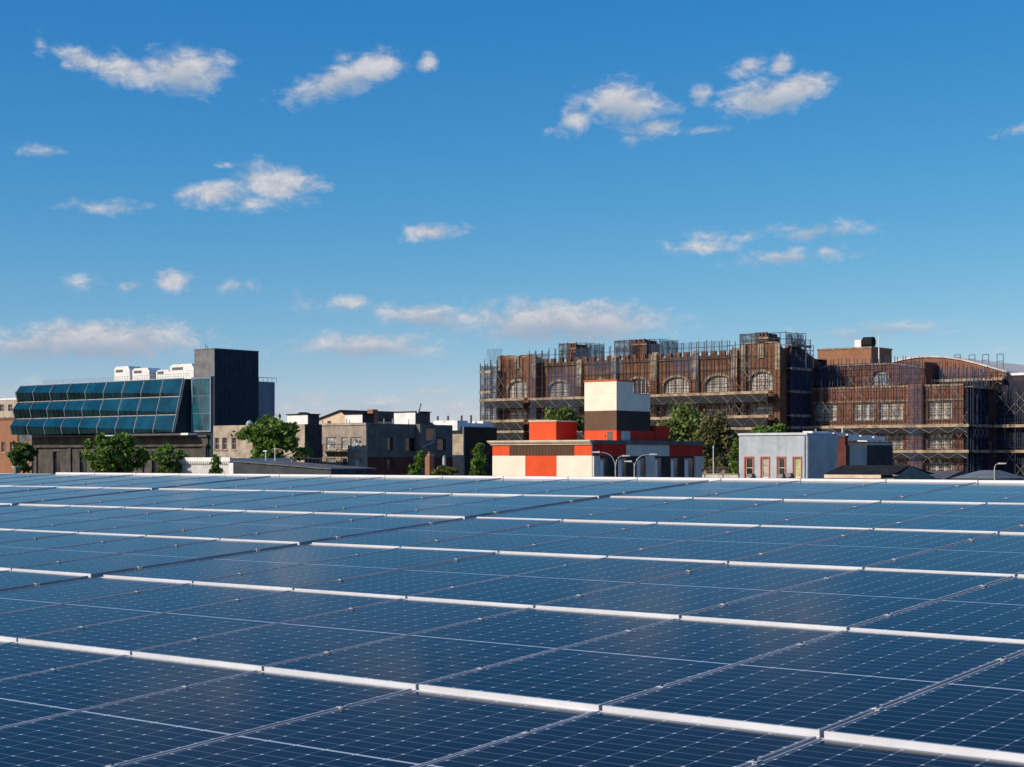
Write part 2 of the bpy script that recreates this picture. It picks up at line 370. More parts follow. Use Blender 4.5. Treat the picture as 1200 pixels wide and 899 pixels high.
M_bolt = mat('bolt_black', (.02, .02, .02), .5, .1, 4.)

def make_panel():
    root = thing('solar_panel', 'blue', 'solar panel')
    a0, a1 = (1 - PW) / 2, (1 + PW) / 2; fw = .008; hh = .034
    f = MB()
    f.box(a0, a1, PL - fw, PL, -hh, 0); f.build('rear_frame', M_frame, root)
    f = MB(); f.box(a0, a1, 0, fw, -hh, 0)
    f.box(a0, a1, -.006, 0, -hh, -hh + .009)    # the toe of the front frame, which draws the second bright line
    f.build('front_frame', M_frame, root)
    for xa in (a0, a1 - fw):
        f = MB(); f.box(xa, xa + fw, fw + .0003, PL - fw - .0003, -hh, 0); f.build('side_rail', M_siderail, root)
    gl = MB(); gl.box(a0 + fw + .0005, a1 - fw - .0005, fw + .0005, PL - fw - .0005, -.010, -.003); gl.build('cell_glass', M_cell, root)
    for yy_ in (.44, 1.62):
        c = MB(); c.box(a1 - .006, a1 + .025, yy_ - .018, yy_ + .018, .0006, .0035); c.box(a1 + .005, a1 + .014, yy_ - .018, yy_ + .018, -.045, .0006)
        ob = c.build('clamp', M_clamp, root)
        h = MB(); h.lathe([(.0001, .011), (.006, .011), (.007, .004)], (a1 + .0095, yy_, 0), 8); h.build('bolt', M_bolt, ob)
    return root
proto = make_panel()
ORD = ['first', 'second', 'third', 'fourth', 'fifth', 'sixth', 'seventh', 'eighth', 'ninth', 'tenth', 'eleventh', 'twelfth', 'thirteenth', 'fourteenth', 'fifteenth', 'sixteenth', 'seventeenth', 'eighteenth', 'nineteenth', 'twentieth', 'twenty-first', 'twenty-second', 'twenty-third', 'twenty-fourth', 'twenty-fifth']
ROWW = ['frontmost row', 'second row from front', 'third row from front', 'fourth row from front', 'fifth row from front', 'farthest row']
def colx(c):                                         # left edge of column c, with a wide gap after every seven to the left
    return c - (GAP * (1 + (-c - 1) // 7) if c < 0 else 0)
def inframe(r, c):
    n = 0
    for i in range(9):
        for j in range(17):
            p = A0 + U * (colx(c) + i / 8) + V * (PH * (r + j / 16))
            if p.y < .5: continue
            q = proj(p)
            if 1 < q[0] < 1199 and 1 < q[1] < 898: n += 1
    return n
first = True; npanel = 0
for r in range(-1, 5):
    PV, PN = axes(r); STEP = STEPS[r]
    vis = [c for c in range(-34, 26) if inframe(r, c)]
    lo, hi = min(vis), max(vis)
    gap_seen = r >= 1
    for c in range(lo - 2, hi + (3 if r < 1 else 7)):
        base = A0 + U * colx(c) + V * (PH * r + .010) + PN * (STEP / 2)
        if base.y < .6 and (base + PV * 2).y < .6: continue
        o = proto if first else copy_tree(proto); first = False
        ax = Matrix((U, PV, PN)).transposed()
        e = Matrix.Rotation(random.gauss(0, R(.05)), 3, 'X') @ Matrix.Rotation(random.gauss(0, R(.05)), 3, 'Y')
        o.rotation_mode = 'QUATERNION'; o.rotation_quaternion = (ax @ e).to_quaternion(); o.location = base
        rw = ROWW[r + 1]
        if c < lo: L = 'blue solar panel past the left edge, %s off the photo, %s' % (ORD[lo - c - 1], rw)
        elif c > hi: L = 'blue solar panel past the right edge, %s off the photo, %s' % (ORD[c - hi - 1], rw)
        elif not gap_seen:
            k = c - lo; L = 'dark navy solar panel, %s from the left in the %s' % (ORD[k], rw)
            if c == lo: L = 'dark navy solar panel cut by the left edge, leftmost of the %s' % rw
        elif c >= 0: L = 'blue solar panel, %s right of the long dark gap, %s' % (ORD[c], rw)
        elif c >= -7: L = 'blue solar panel, %s left of the long dark gap, %s' % (ORD[-c - 1], rw)
        elif c >= -14: L = 'pale blue solar panel, %s left of the smaller far-left gap, %s' % (ORD[-c - 8], rw)
        else: L = 'pale blue solar panel, %s left of the third gap, %s' % (ORD[-c - 15], rw)
        tag(o, L, 'solar panel', 'solar panels of the array'); npanel += 1
# rack under the panels: rails across, seen dark in the gaps
rack = thing('panel_rack', 'dark steel rack under the solar panels, showing in the long gap', 'rack', tuple(A0 + V * (PH * 2) + Vector((0, 0, -.4))))
M_rail = mat('rack_steel', (.05, .052, .055), .5, .2, 1.)
for r in range(-1, 5):
    PV, PN = axes(r); STEP = STEPS[r]; Rq = Matrix((U, PV, PN)).transposed().to_quaternion()
    for yy_ in (.44, 1.62):
        rl = MB(); rl.box(-30, 15, yy_ - .03, yy_ + .03, -.12, -.046); o = rl.build('rail', M_rail, rack)
        o.rotation_mode = 'QUATERNION'; o.rotation_quaternion = Rq; o.location = (A0 + V * (PH * r + .010) + PN * (STEP / 2)) - Vector(rack.location)
for c in (-28, -21, -14, -7.19, -.065, 7, 14):
    bm_ = MB(); bm_.box(c - .08, c + .08, -PH * 2, PH * 5.2, -.42, -.165); o = bm_.build('beam', M_rail, rack)
    o.rotation_mode = 'QUATERNION'; o.rotation_quaternion = Matrix((U, V, U.cross(V))).transposed().to_quaternion(); o.location = A0 - Vector(rack.location)
    for k in (0, 5.1):
        pb = A0 + U * c + V * (PH * k); po = MB(); po.tube([(pb.x, pb.y, 6.4), (pb.x, pb.y, pb.z - .40)], .09, 8); o = po.build('post', M_rail, rack); o.location = -Vector(rack.location)
# bright coping along the top edge, in lengths of one panel
coping0 = None
e0 = A0 + V * (PH * 5 + .02)
lo_c = -34
cop = [c for c in range(-12, 8)]
k = 0
for c in cop:
    p = e0 + U * colx(c)
    qx, qq = proj(p)
    if qx < 40 or qx > 1290: continue
    if coping0 is None:
        coping0 = MB(); coping0.box(.006, .990, 0, .05, -.045, .009); coping0.box(.006, .990, .05, .056, -.30, .007)
        o = coping0.build('edge_coping', M_alu); coping0 = o
    else:
        o = coping0.copy(); COL.objects.link(o)
    if c in (-1, -8): o.scale.x = 1 + GAP
    o.rotation_mode = 'QUATERNION'; o.rotation_quaternion = Rq; o.location = p
    tag(o, 'bright metal edge strip along the far end of the panels, %s length from the left' % ORD[k], 'edge strip', 'edge strips along the far end of the array'); k += 1
# the roof the array stands on
c0 = A0 + V * (PH * 2.0)
dk = MB(); dk.box(-34, 20, -6.0, 6.6, 0, 6.4); o = struct(dk.build('roof_deck', mat('roof_deck_membrane', (.10, .10, .10), .9, .2, .5))); o.location = (c0.x, c0.y, 0); o.rotation_euler = (0, 0, -TH)
c0 = A0 + V * (PH * 5) + U * (-10.4)
vb = MB(); vb.box(-.16, .16, -.12, .12, -2.2, .16); vb.box(-.19, .19, -.15, .15, .16, .19)
# ------------------------------------------------------------------ modern building with slanted teal glass
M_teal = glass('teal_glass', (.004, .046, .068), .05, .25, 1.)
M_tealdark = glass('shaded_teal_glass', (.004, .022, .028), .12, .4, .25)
M_tealbay = glass('upright_teal_glass', (.008, .085, .12), .1, .3, .3)
M_fin = mat('grey_metal_fin', (.36, .39, .42), .5, .1, 1.)
M_navy = mat('navy_shade_cladding', (.014, .032, .046), .6, .15, .4, spec=.2, streak=.2)  # navy also holds the shade of walls turned from the sun
M_slab = mat('grey_blue_cladding', (.16, .19, .24), .6, .1, .4)
M_oldstone = mat('shaded_old_stone', (.085, .078, .07), .85, .25, .5, streak=.4)  # stone tone lowered to put the overhang's shade into it
S = Spot(250, 330)
b = S.thing('glass_building', 'long modern building of slanted teal glass storeys with a dark square tower', 'building')
xr, xl = S.X(215, -1.), S.X(25, -1.)
zt, zb = S.H(443, xr), S.H(507.5, xr)
sh = (zt - zb) / 3
nb = 9
def prof(s, tt):
    """storey s from the top, tt 0 left .. 1 right: roof edge, belly, ledge as (y, z)"""
    o_ = -1.0 - (.72 + .21 * tt) * s; zt_ = zt - sh * s
    fr = .42 + .46 * tt
    return [(o_, zt_ - .22), (o_ - 1.35 + .53 * tt, zt_ - .22 - (sh - .4) * fr), (o_ - .85, zt_ - sh + .12)]
edges = [xl + (xr - xl) * i / nb for i in range(nb + 1)]
for s in range(3):
    for i in range(nb):
        p0, p1 = prof(s, i / nb), prof(s, (i + 1) / nb)
        o0, o1 = edges[i], edges[i + 1]
        # the lower the storey, the more the facade leans out to the left
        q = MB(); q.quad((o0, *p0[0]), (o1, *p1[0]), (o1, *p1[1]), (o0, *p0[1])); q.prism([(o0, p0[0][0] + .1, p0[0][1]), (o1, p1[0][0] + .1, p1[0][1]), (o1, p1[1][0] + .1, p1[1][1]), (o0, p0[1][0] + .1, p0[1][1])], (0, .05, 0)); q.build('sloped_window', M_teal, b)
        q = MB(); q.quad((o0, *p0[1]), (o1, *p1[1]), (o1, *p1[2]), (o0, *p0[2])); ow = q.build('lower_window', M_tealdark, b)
        q = MB()
        for f_ in (.25, .5, .75):
            xm = o0 + (o1 - o0) * f_; pm = prof(s, (i + f_) / nb); q.tube([(xm, *pm[1]), (xm, *pm[2])], .05, 4)
        q.build('mullion', M_mull, ow)
    for i in range(nb + 1):
        p0 = prof(s, i / nb); q = MB(); q.tube([(edges[i], p0[0][0] - .05, p0[0][1] + .2), (edges[i], p0[1][0] - .08, p0[1][1]), (edges[i], p0[2][0] - .06, p0[2][1] - .05)], .10, 4); q.build('fin', M_fin, b)
    pa, pb = prof(s, 0), prof(s, 1)
    q = MB(); q.tube([(xl, pa[0][0] + .1, pa[0][1] + .12), (xr, pb[0][0] + .1, pb[0][1] + .12)], .12, 4); q.build('ledge', M_fin, b)
    q = MB()                                         # floor slab behind the glass
    q.prism([(xl, pa[0][0] + .3, pa[0][1]), (xl, pa[2][0] + .1, pa[2][1]), (xl, 12, pa[2][1]), (xl, 12, pa[0][1])], (xr - xl, 0, 0)); q.build('floor_volume', M_navy, b)
# end cap following the folded profile
poly = []
for s in range(3): poly += [(xr + .12, p[0] + .02, p[1]) for p in prof(s, 1)]
poly += [(xr + .12, 8, poly[-1][2]), (xr + .12, 8, zt)]
q = MB(); q.prism(poly, (.5, 0, 0)); q.build('end_wall', M_navy, b)
poly = []
for s in range(3): poly += [(xl - .12, p[0] + .02, p[1]) for p in prof(s, 0)]
poly += [(xl - .12, 8, poly[-1][2]), (xl - .12, 8, zt)]
q = MB(); q.prism(poly, (-.3, 0, 0)); q.build('end_wall', M_navy, b)
q = MB(); q.box(S.X(135, -2.2), S.X(222, -2.2), -2.6, 1, zb - .45, zb - .05); q.build('soffit', M_white, b)
# glass bay beside the tower
bx0, bx1 = S.X(224), S.X(247)
q = MB(); q.box(xr + .7, -.2, 1.2, 9, 0, zt); q.build('recess_wall', M_navy, b)
bay = block(b, 'bay_frame', M_slab, bx0, bx1, .0, 1.15, S.H(506.5, bx0), zt + .1)
zz0, zz1 = S.H(506.5, bx0), zt + .1
for j in range(3):
    h = (zz1 - zz0 - .6) / 3
    q = MB(); q.box(bx0 + .45, bx1 - .45, -.06, -.004, zz0 + .35 + h * j, zz0 + .22 + h * (j + 1)); ow = q.build('bay_window', M_tealbay, b)
    q = MB()
    for f_ in (.25, .5, .75):
        xm = bx0 + .45 + (bx1 - bx0 - .9) * f_; q.box(xm - .03, xm + .03, -.10, -.061, zz0 + .35 + h * j, zz0 + .22 + h * (j + 1))
    q.build('mullion', M_mull, ow)
# tower
tz = S.H(409, 0); ty = S.Y(303); tx = S.X(228, .35)
o = block(b, 'tower_wall', M_navy, tx, 0, .35, ty, 0, tz)
q = MB(); q.box(tx - .06, .06, .29, ty + .06, tz + .003, tz + .18); q.build('tower_coping', M_mull, b)
q = MB(); q.box(tx - .02, .0 - .01, .31, .348, zt + .15, tz - .02); q.build('tower_front_cladding', mat('lit_tower_grey', (.15, .155, .16), .5, .2, .5, streak=.3), b)  # lighter copy of the tower cladding, sunlight put into its grey
q = MB()
for f_ in range(1, 9): q.box(.002, .03, .35 + (ty - .35) * f_ / 9 - .03, .35 + (ty - .35) * f_ / 9 + .03, S.H(497), tz - .3)
q.build('cladding_seam', M_navy, b)
block(b, 'rear_block', M_slab, -6, -.15, ty + .05, S.Y(322, -.15), 0, S.H(447, -.15, ty))
q = MB(); yy0 = ty + .6
for k in range(5): q.tube([(-.6, yy0 + k * 1.2, S.H(447, -.15, ty)), (-.6, yy0 + k * 1.2, S.H(442, -.15, ty))], .05, 4)
q.tube([(-.6, yy0, S.H(442, -.15, ty)), (-.6, yy0 + 4.8, S.H(442, -.15, ty))], .05, 4); q.build('railing', M_mull, b)
q = MB(); q.tube([(tx + 1.3, 2, tz), (tx + 1.3, 2, tz + 1.3)], .12, 6); q.tube([(tx + 1.9, 2, tz), (tx + 1.9, 2, tz + 1.)], .12, 6); q.build('vent_pipe', M_fin, b)
# roof railing
q = MB(); n = 60
for i in range(n + 1):
    xx = xl + 6 + (xr - xl - 6) * i / n; q.tube([(xx, .4, zt - .2), (xx, .4, zt + .95)], .035, 4)
q.tube([(xl + 6, .4, zt + .95), (xr, .4, zt + .95)], .035, 4); q.tube([(xl + 6, .4, zt + .45), (xr, .4, zt + .45)], .03, 4); q.build('railing', M_fin, b)
# old stone base
zbase = zb - .5
sx0, sx1 = S.X(40), S.X(243)
fh = []
for px in (66, 97, 120, 150, 182, 210):
    xc = S.X(px); fh.append((xc - 1.3, xc + 1.3, 1.0, S.H(529, xc)))
shell(b, M_oldstone, sx0, sx1, .1, 30, zbase, fh, (), .5, name='stone_base')
for h in fh: window(b, Front(.1), h, 2, 2, M_mull, M_darkglass, .5, .12)
for px in (42, 82, 135, 166, 197, 240):
    xc = S.X(px); q = MB(); q.box(xc - .55, xc + .55, -.25, .097, 0, zbase - 2.3); q.build('pilaster', M_oldstone, b)
for z_, d_ in ((zbase - 2.2, .5), (zbase - .35, .35)):
    q = MB(); q.box(sx0 - .2, sx1 + .2, -d_, .095, z_, z_ + .42); q.build('cornice', M_oldstone, b)
# roof plant
def ahu(px0, px1, top, label, yl=5.):
    x0, x1 = S.X(px0, yl), S.X(px1, yl); z0 = zt - .15; z1 = S.H(top, x0, yl)
    T = thing('rooftop_unit', label, 'ventilation unit', (S.P[0] + (x0 + x1) / 2 * UX + yl * VX, S.P[1] + (x0 + x1) / 2 * UY + yl * VY, z0), -TH, 'ventilation units on the glass building roof')
    hw = (x1 - x0) / 2; hz = z1 - z0
    q = MB(); q.prism([(-hw, 0, .25), (-hw, 0, hz * .86), (-hw * .75, 0, hz), (hw * .8, 0, hz), (hw, 0, hz * .75), (hw, 0, .25)], (0, 3.2, 0)); q.build('casing', M_white, T)
    q = MB()
    for k in range(5): q.box(-hw * .8, hw * .1, -.06, -.004, hz * .66 + k * .12, hz * .66 + k * .12 + .07)
    q.build('louvre', M_mull, T)
    q = MB(); q.box(hw + .003, hw + .04, .5, 2.6, hz * .25, hz * .62); q.build('access_door', mat('pale_grey_metal', (.45, .45, .44), .5, .1, 1.), T)
    q = MB(); q.box(-hw, hw, .2, 3, 0, .249); q.build('base_frame', M_mull, T)
ahu(134, 152, 430, 'white ventilation unit, leftmost on the glass building roof')
ahu(155, 175, 432, 'white ventilation unit, middle one on the glass building roof')
ahu(183, 199, 434, 'low white ventilation unit, second from the tower on the roof')
ahu(199, 227, 427.5, 'tall white ventilation unit right beside the dark tower')

# ------------------------------------------------------------------ brick and beige buildings at the far left
S = Spot(37, 420); b = S.thing('brick_building', 'orange brick building at the left edge beside the glass storeys', 'building')
hs_ = []
for px in (4, 14):
    xc = S.X(px); hs_.append((xc - .9, xc + .9, S.H(530, xc), S.H(518, xc)))
zt_ = S.H(489, 0)
h = (S.X(20.5), S.X(36), S.H(517.5, 0), S.H(497, 0))
shell(b, M_orangebrick, S.X(-60), 0, 0, 20, zt_, hs_ + [h], (), .3)
window(b, Front(0), h, 2, 2, M_mull, glass('grey_panel', (.10, .10, .11), .4), .3)
for q in hs_: window(b, Front(0), q, 2, 2, M_winframe, M_darkglass, .3, sill=M_stone)
q = MB(); q.box(S.X(-60), .15, -.2, -.003, zt_ - .5, zt_ + .1); q.build('cornice', mat('brown_trim', (.16, .09, .06), .7), b)
S = Spot(21, 455); b = S.thing('beige_building', 'pale beige building with white parapet behind the orange brick wall', 'building')
hs_ = []
for px in (2, 12):
    xc = S.X(px); hs_.append((xc - 1, xc + 1, S.H(482, xc), S.H(474, xc)))
shell(b, mat('beige_stucco', (.42, .36, .28), .85, .15, .5, streak=.3), S.X(-50), 0, 0, 14, S.H(468.5), hs_, (), .3)
for q in hs_: window(b, Front(0), q, 2, 2, M_winframe, M_darkglass, .3)
q = MB(); q.box(S.X(-50), .1, -.12, .3, S.H(468.3), S.H(466.3)); q.build('coping', M_white, b)

# ------------------------------------------------------------------ two-storey beige block behind the trees
M_beige = mat('weathered_beige_brick', (.40, .335, .26), .85, .2, .7, streak=.5)
M_darkwall = mat('dark_wall_tone', (.055, .048, .046), .85, .2, .6, streak=.3)  # dark tone; paints shade on the sides of beige block and huts
def penthouse(S, b, px0, pxc, pxr, pt, pb, y0, front, side, name='penthouse'):
    """roof hut: lit front px0..pxc, dark side pxc..pxr"""
    x1 = S.X(pxc, y0); x0 = S.X(px0, y0); y1 = S.Y(pxr, x1)
    z1 = S.H(pt, x1, y0); z0 = S.H(pb, x1, y0) - 1.2
    o = block(b, name, side, x0, x1, y0, y1, z0, z1)
    q = MB(); q.box(x0 + .003, x1 - .003, y0 - .06, y0 - .004, z0, z1 - .003); q.build('lit_front', front, o)  # pale front on a dark body: light and shade in the colours
    q = MB(); q.box(x0 - .15, x1 + .15, y0 - .2, y1 + .15, z1 + .003, z1 + .14); q.build('roof_edge', M_black, o)
    return o, x0, x1, y0, y1, z1
S = Spot(357, 232); b = S.thing('beige_flat_building', 'weathered beige brick building with a white roof hut behind the round tree', 'building')
zt_ = S.H(497)
fh = []
for px in (254, 263, 274, 345):
    xc = S.X(px); fh.append((xc - .5, xc + .5, S.H(527, xc), S.H(513, xc)))
for px in (254, 263, 345):
    xc = S.X(px); fh.append((xc - .5, xc + .5, S.H(551, xc), S.H(538, xc)))
yb = S.Y(377)
shell(b, M_beige, S.X(250), 0, 0, yb, zt_, fh, ((yb * .35, yb * .35 + 1.2, 9.2, 11.), (yb * .7, yb * .7 + 1.2, 9.2, 11.)), .25)
for q in fh: window(b, Front(0), q, 1, 2, M_winframe, M_darkglass, .25, .08, sill=M_stone)
for q in ((yb * .35, yb * .35 + 1.2, 9.2, 11.), (yb * .7, yb * .7 + 1.2, 9.2, 11.)): window(b, Side(0), q, 1, 2, M_mull, M_darkglass, .25, .08)
q = MB(); q.box(-.06, -.002 + .06, 0.02, yb, zt_ - 14, zt_ - .02); q.build('shaded_side', M_darkwall, b).location = (.0, 0, 0)  # dark sheet painting the shade of this side wall
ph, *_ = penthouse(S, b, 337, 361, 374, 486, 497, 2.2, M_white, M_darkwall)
q = MB(); xx = S.X(352, 3); q.prism([(xx - 1.2, 3, S.H(486, xx, 3)), (xx + 1.2, 3, S.H(486, xx, 3)), (xx, 3, S.H(483, xx, 3))], (0, 1.4, 0)); q.build('skylight', M_black, b)
q = MB(); xx = S.X(280); q.lathe([(.5, -.6), (.5, .3), (.35, .6), (.0001, .75)], (xx, 2, zt_), 10); q.build('roof_vent', M_fin, b)
# low white garden building with toothed parapet
S = Spot(271, 185); b = S.thing('white_low_building', 'low white building with a toothed white parapet beside small green trees', 'building')
zt_ = S.H(537); hs_ = [(S.X(p) - .5, S.X(p) + .5, 4, 6.) for p in (225, 240, 258)]
shell(b, mat('white_grey_render', (.55, .54, .52), .7, .1, .6), S.X(213), 0, 0, 9, zt_, hs_, (), .2)
for h in hs_: window(b, Front(0), h, 1, 2, M_winframe, M_darkglass, .2)
q = MB(); x0 = S.X(213); q.box(x0, .1, -.30, -.003, S.H(541), zt_ + .08); 
q.build('parapet', M_white, b)
q = MB(); n = 26
for i in range(n):
    xx = x0 + (-x0) * i / n; q.box(xx, xx + (-x0) / n * .5, -.28, -.004, S.H(543.5), S.H(541) - .003)
q.build('dentils', M_white, b)
# long low grey shed
S = Spot(388, 160); b = S.thing('grey_shed', 'long low shed with a dark grey roof sloping down to the right below the flats', 'shed')
x0 = S.X(275); zl, zr_ = S.H(541.2, x0), S.H(550.5)
q = MB(); q.prism([(x0, 0, 0), (0, 0, 0), (0, 0, zr_), (x0, 0, zl)], (0, 6, 0)); q.build('wall', mat('grey_shed_wall', (.055, .058, .064), .8, .2, .6, streak=.3), b)
q = MB(); q.prism([(x0 - .1, -.15, zl + .003), (.1, -.15, zr_ + .003), (.1, -.15, zr_ + .12), (x0 - .1, -.15, zl + .12)], (0, 6.3, 0)); q.build('roof', M_roofing, b)
q = MB(); q.box(x0 - .8, x0 - .11, -.1, 2, 0, S.H(542.5, x0)); q.build('end_post', M_white, b)
q = MB()
for k in range(15): xx = x0 * (.62 - k * .04); zz = zr_ + (zl - zr_) * xx / x0 + .1; q.tube([(xx, 2, zz), (xx, 2, zz + .75)], .022, 4)
f_ = lambda k: x0 * (.62 - k * .04)
q.tube([(f_(0), 2, zr_ + (zl - zr_) * f_(0) / x0 + .83), (f_(14), 2, zr_ + (zl - zr_) * f_(14) / x0 + .83)], .026, 4)
q.build('railing', M_mull, b)
def pole(px, Z, top, arm, label, r=.045):
    X = Z * (px - HX) / F; zt = CAMZ + Z * (HY - top) / F
    T = thing('utility_pole', label, 'pole', (X, Z, 0), -TH)
    q = MB(); q.tube([(0, 0, 0), (0, 0, zt)], r * 1.3, 8, r); q.build('shaft', M_white, T)
    if arm: q = MB(); q.box(-arm, arm * .5, -.05, .05, zt - .1, zt); q.build('crossarm', M_white, T)
    else: q = MB(); q.lathe([(r * 1.6, 0), (r * 1.6, .15), (.001, .2)], (0, 0, zt), 8); q.build('cap', M_white, T)
pole(311.5, 172, 528, .35, 'white pole with a short crossarm in front of the round tree')
pole(322.3, 172, 527, 0, 'plain thin white pole right of the crossarm pole')

# ------------------------------------------------------------------ grey flats with fire escape
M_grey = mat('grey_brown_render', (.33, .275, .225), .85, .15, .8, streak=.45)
M_greyside = mat('grey_side_render', (.145, .132, .118), .85, .18, .6, streak=.4)  # darker copy of the render, with the flats' side shade in its colour
M_redbase = brick('dark_red_brick', (.11, .033, .025), (.14, .045, .034), (.11, .065, .055))
S = Spot(429, 240); b = S.thing('grey_flats', 'grey two-storey flats with a black fire escape and white roof huts', 'building')
zt_ = S.H(496); yb = S.Y(530)
fh = []
for a, c, t0, t1 in ((382, 394, 512.5, 527), (400, 407.5, 512.5, 526.5), (410.5, 423.5, 512.5, 527), (382, 394, 537, 552), (400, 407, 537, 552), (411.5, 423.5, 537, 552)):
    fh.append((S.X(a), S.X(c), S.H(t1, S.X(a)), S.H(t0, S.X(a))))
sh = []
for a, c, t0, t1 in ((453.5, 460, 512.5, 528), (475, 487, 513, 529), (494, 500, 501, 516), (512, 522, 514, 528), (453, 460, 538, 551)):
    sh.append((S.Y(a), S.Y(c), S.H(t1, 0, S.Y(a)), S.H(t0, 0, S.Y(a))))
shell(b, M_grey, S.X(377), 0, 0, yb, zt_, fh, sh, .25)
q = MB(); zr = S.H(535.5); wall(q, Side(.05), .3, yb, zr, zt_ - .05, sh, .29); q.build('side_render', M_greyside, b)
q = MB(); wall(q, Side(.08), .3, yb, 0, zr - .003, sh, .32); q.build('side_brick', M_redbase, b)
for i, h in enumerate(fh): window(b, Front(0), h, 3 if h[1] - h[0] > 1.3 else 1, 2, M_winframe, mat('curtained_glass', (.38, .40, .42), .15, .6, 1.2) if i != 4 else M_darkglass, .25, .1, sill=M_stone)
for h in sh: window(b, Side(.05), h, 2 if h[1] - h[0] > 2 else 1, 2, M_mull, M_darkglass, .30, .1)
q = MB(); q.box(S.X(377) - .05, .08, -.15, -.003, zt_ - .25, zt_ + .08); q.build('cornice', M_beige, b)
# fire escape
fe = MB(); x0, x1 = S.X(381), S.X(408); zf = S.H(529, x0)
fe.box(x0, x1, -1.1, -.02, zf - .08, zf)
for k in range(13):
    xx = x0 + (x1 - x0) * k / 12; fe.tube([(xx, -1.08, zf), (xx, -1.08, zf + 1.)], .025, 4)
fe.tube([(x0, -1.08, zf + 1.), (x1, -1.08, zf + 1.)], .04, 4); fe.tube([(x0, -1.08, zf + .5), (x1, -1.08, zf + .5)], .03, 4)
for dx_ in (0, .6): fe.tube([(S.X(399) + dx_, -.7, zf), (S.X(392) + dx_, -.9, zf - 3.)], .05, 4)
for xx in (x0 + .1, x1 - .1): fe.tube([(xx, -1.05, zf - .05), (xx, -.03, zf - .9)], .04, 4)
fe.build('fire_escape', M_mull, b)
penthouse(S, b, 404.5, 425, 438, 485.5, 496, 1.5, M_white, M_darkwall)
penthouse(S, b, 462, 487, 504, 483, 500, S.Y(478, -4.), M_white, mat('brown_hut_shade', (.11, .085, .08), .85, .2, .6))
# stair bay on the dark side, under the second hut
y0, y1 = S.Y(487), S.Y(504)
q = MB(); q.box(.1, .9, y0, y1, 0, zt_ + .05); q.build('stair_bay', M_greyside, b)
q = MB(); pbox(q, Side(.9), y0 + 1.2, y0 + 3.2, S.H(516, 0, y0), S.H(502, 0, y0), .003, .06); q.build('bay_window', M_darkglass, b)
q = MB(); q.tube([(.98, S.Y(489), S.H(524, 0, S.Y(489))), (1.0, S.Y(502), S.H(518, 0, S.Y(502))), (1.0, S.Y(504), S.H(508, 0, S.Y(504)))], .10, 6); q.build('drain_pipe', M_fin, b)
for px, yl in ((378, 1), (406, 1.), (450, 3), (479, .8), (460, .5)):
    xx = S.X(px, yl) if px < 430 else -.6; y_ = yl if px < 430 else S.Y(px, -.6)
    q = MB(); q.tube([(xx, y_, zt_ - .3), (xx, y_, zt_ + .75)], .07, 6); q.build('roof_pipe', M_fin, b)
# chimney-like mast on the second hut
q = MB(); xx = S.X(486, 30); q.tube([(-1, S.Y(487, -1) + .5, S.H(484, -1, S.Y(487))), (-1, S.Y(490, -1) + .5, S.H(472.5, -1, S.Y(488)))], .18, 8); q.build('flue_pipe', M_fin, b)
S = Spot(398, 275); b = S.thing('gabled_house', 'cream gabled house rising behind the grey flats', 'house')
x0 = S.X(372); xa = S.X(400); x1 = S.X(411); z0, z1 = S.H(496), S.H(482)
q = MB(); q.prism([(x0, 0, 0), (x1, 0, 0), (x1, 0, z1 - 1.4), (xa, 0, z1), (x0, 0, z0 + .6)], (0, 14, 0)); q.build('wall', mat('cream_stucco', (.62, .47, .33), .85, .1, .5), b)
q = MB(); q.prism([(x0 - .3, -.35, z0 + .5), (xa, -.35, z1 + .02), (xa, -.35, z1 + .22), (x0 - .3, -.35, z0 + .7)], (0, 14.7, 0)); q.prism([(xa + .003, -.35, z1 + .02), (x1 + .3, -.35, z1 - 1.5), (x1 + .3, -.35, z1 - 1.3), (xa + .003, -.35, z1 + .22)], (0, 14.7, 0)); q.build('roof', M_black, b)
hw = (S.X(384), S.X(388), z0 - 1.2, z0 + .4); q = MB(); pbox(q, Front(0), *hw, .003, .05); q.build('window', M_darkglass, b)
q = MB(); q.box(xa + 3, xa + 4.2, 3, 4.2, z1 - 2, z1 + .3); q.build('chimney', M_orangebrick, b)
S = Spot(462, 285); b = S.thing('grey_roof_house', 'house with plain dark grey roof between the two white roof huts', 'house')
x0 = S.X(434); z1 = S.H(487)
q = MB(); q.box(x0, 0, 0, 10, 0, S.H(496.5)); q.build('wall', M_beige, b)
q = MB(); q.prism([(x0 - .2, -.3, S.H(496.3)), (x0 - .2, 5, z1), (x0 - .2, 10.3, S.H(496.3))], (-x0 + .4, 0, 0)); q.build('roof', mat('grey_shingle', (.10, .10, .10), .8, .15, 1.), b)
q = MB(); q.box(x0 + .2, x0 + 1.4, 2, 3.4, S.H(492), S.H(482)); q.build('chimney', M_beige, b)
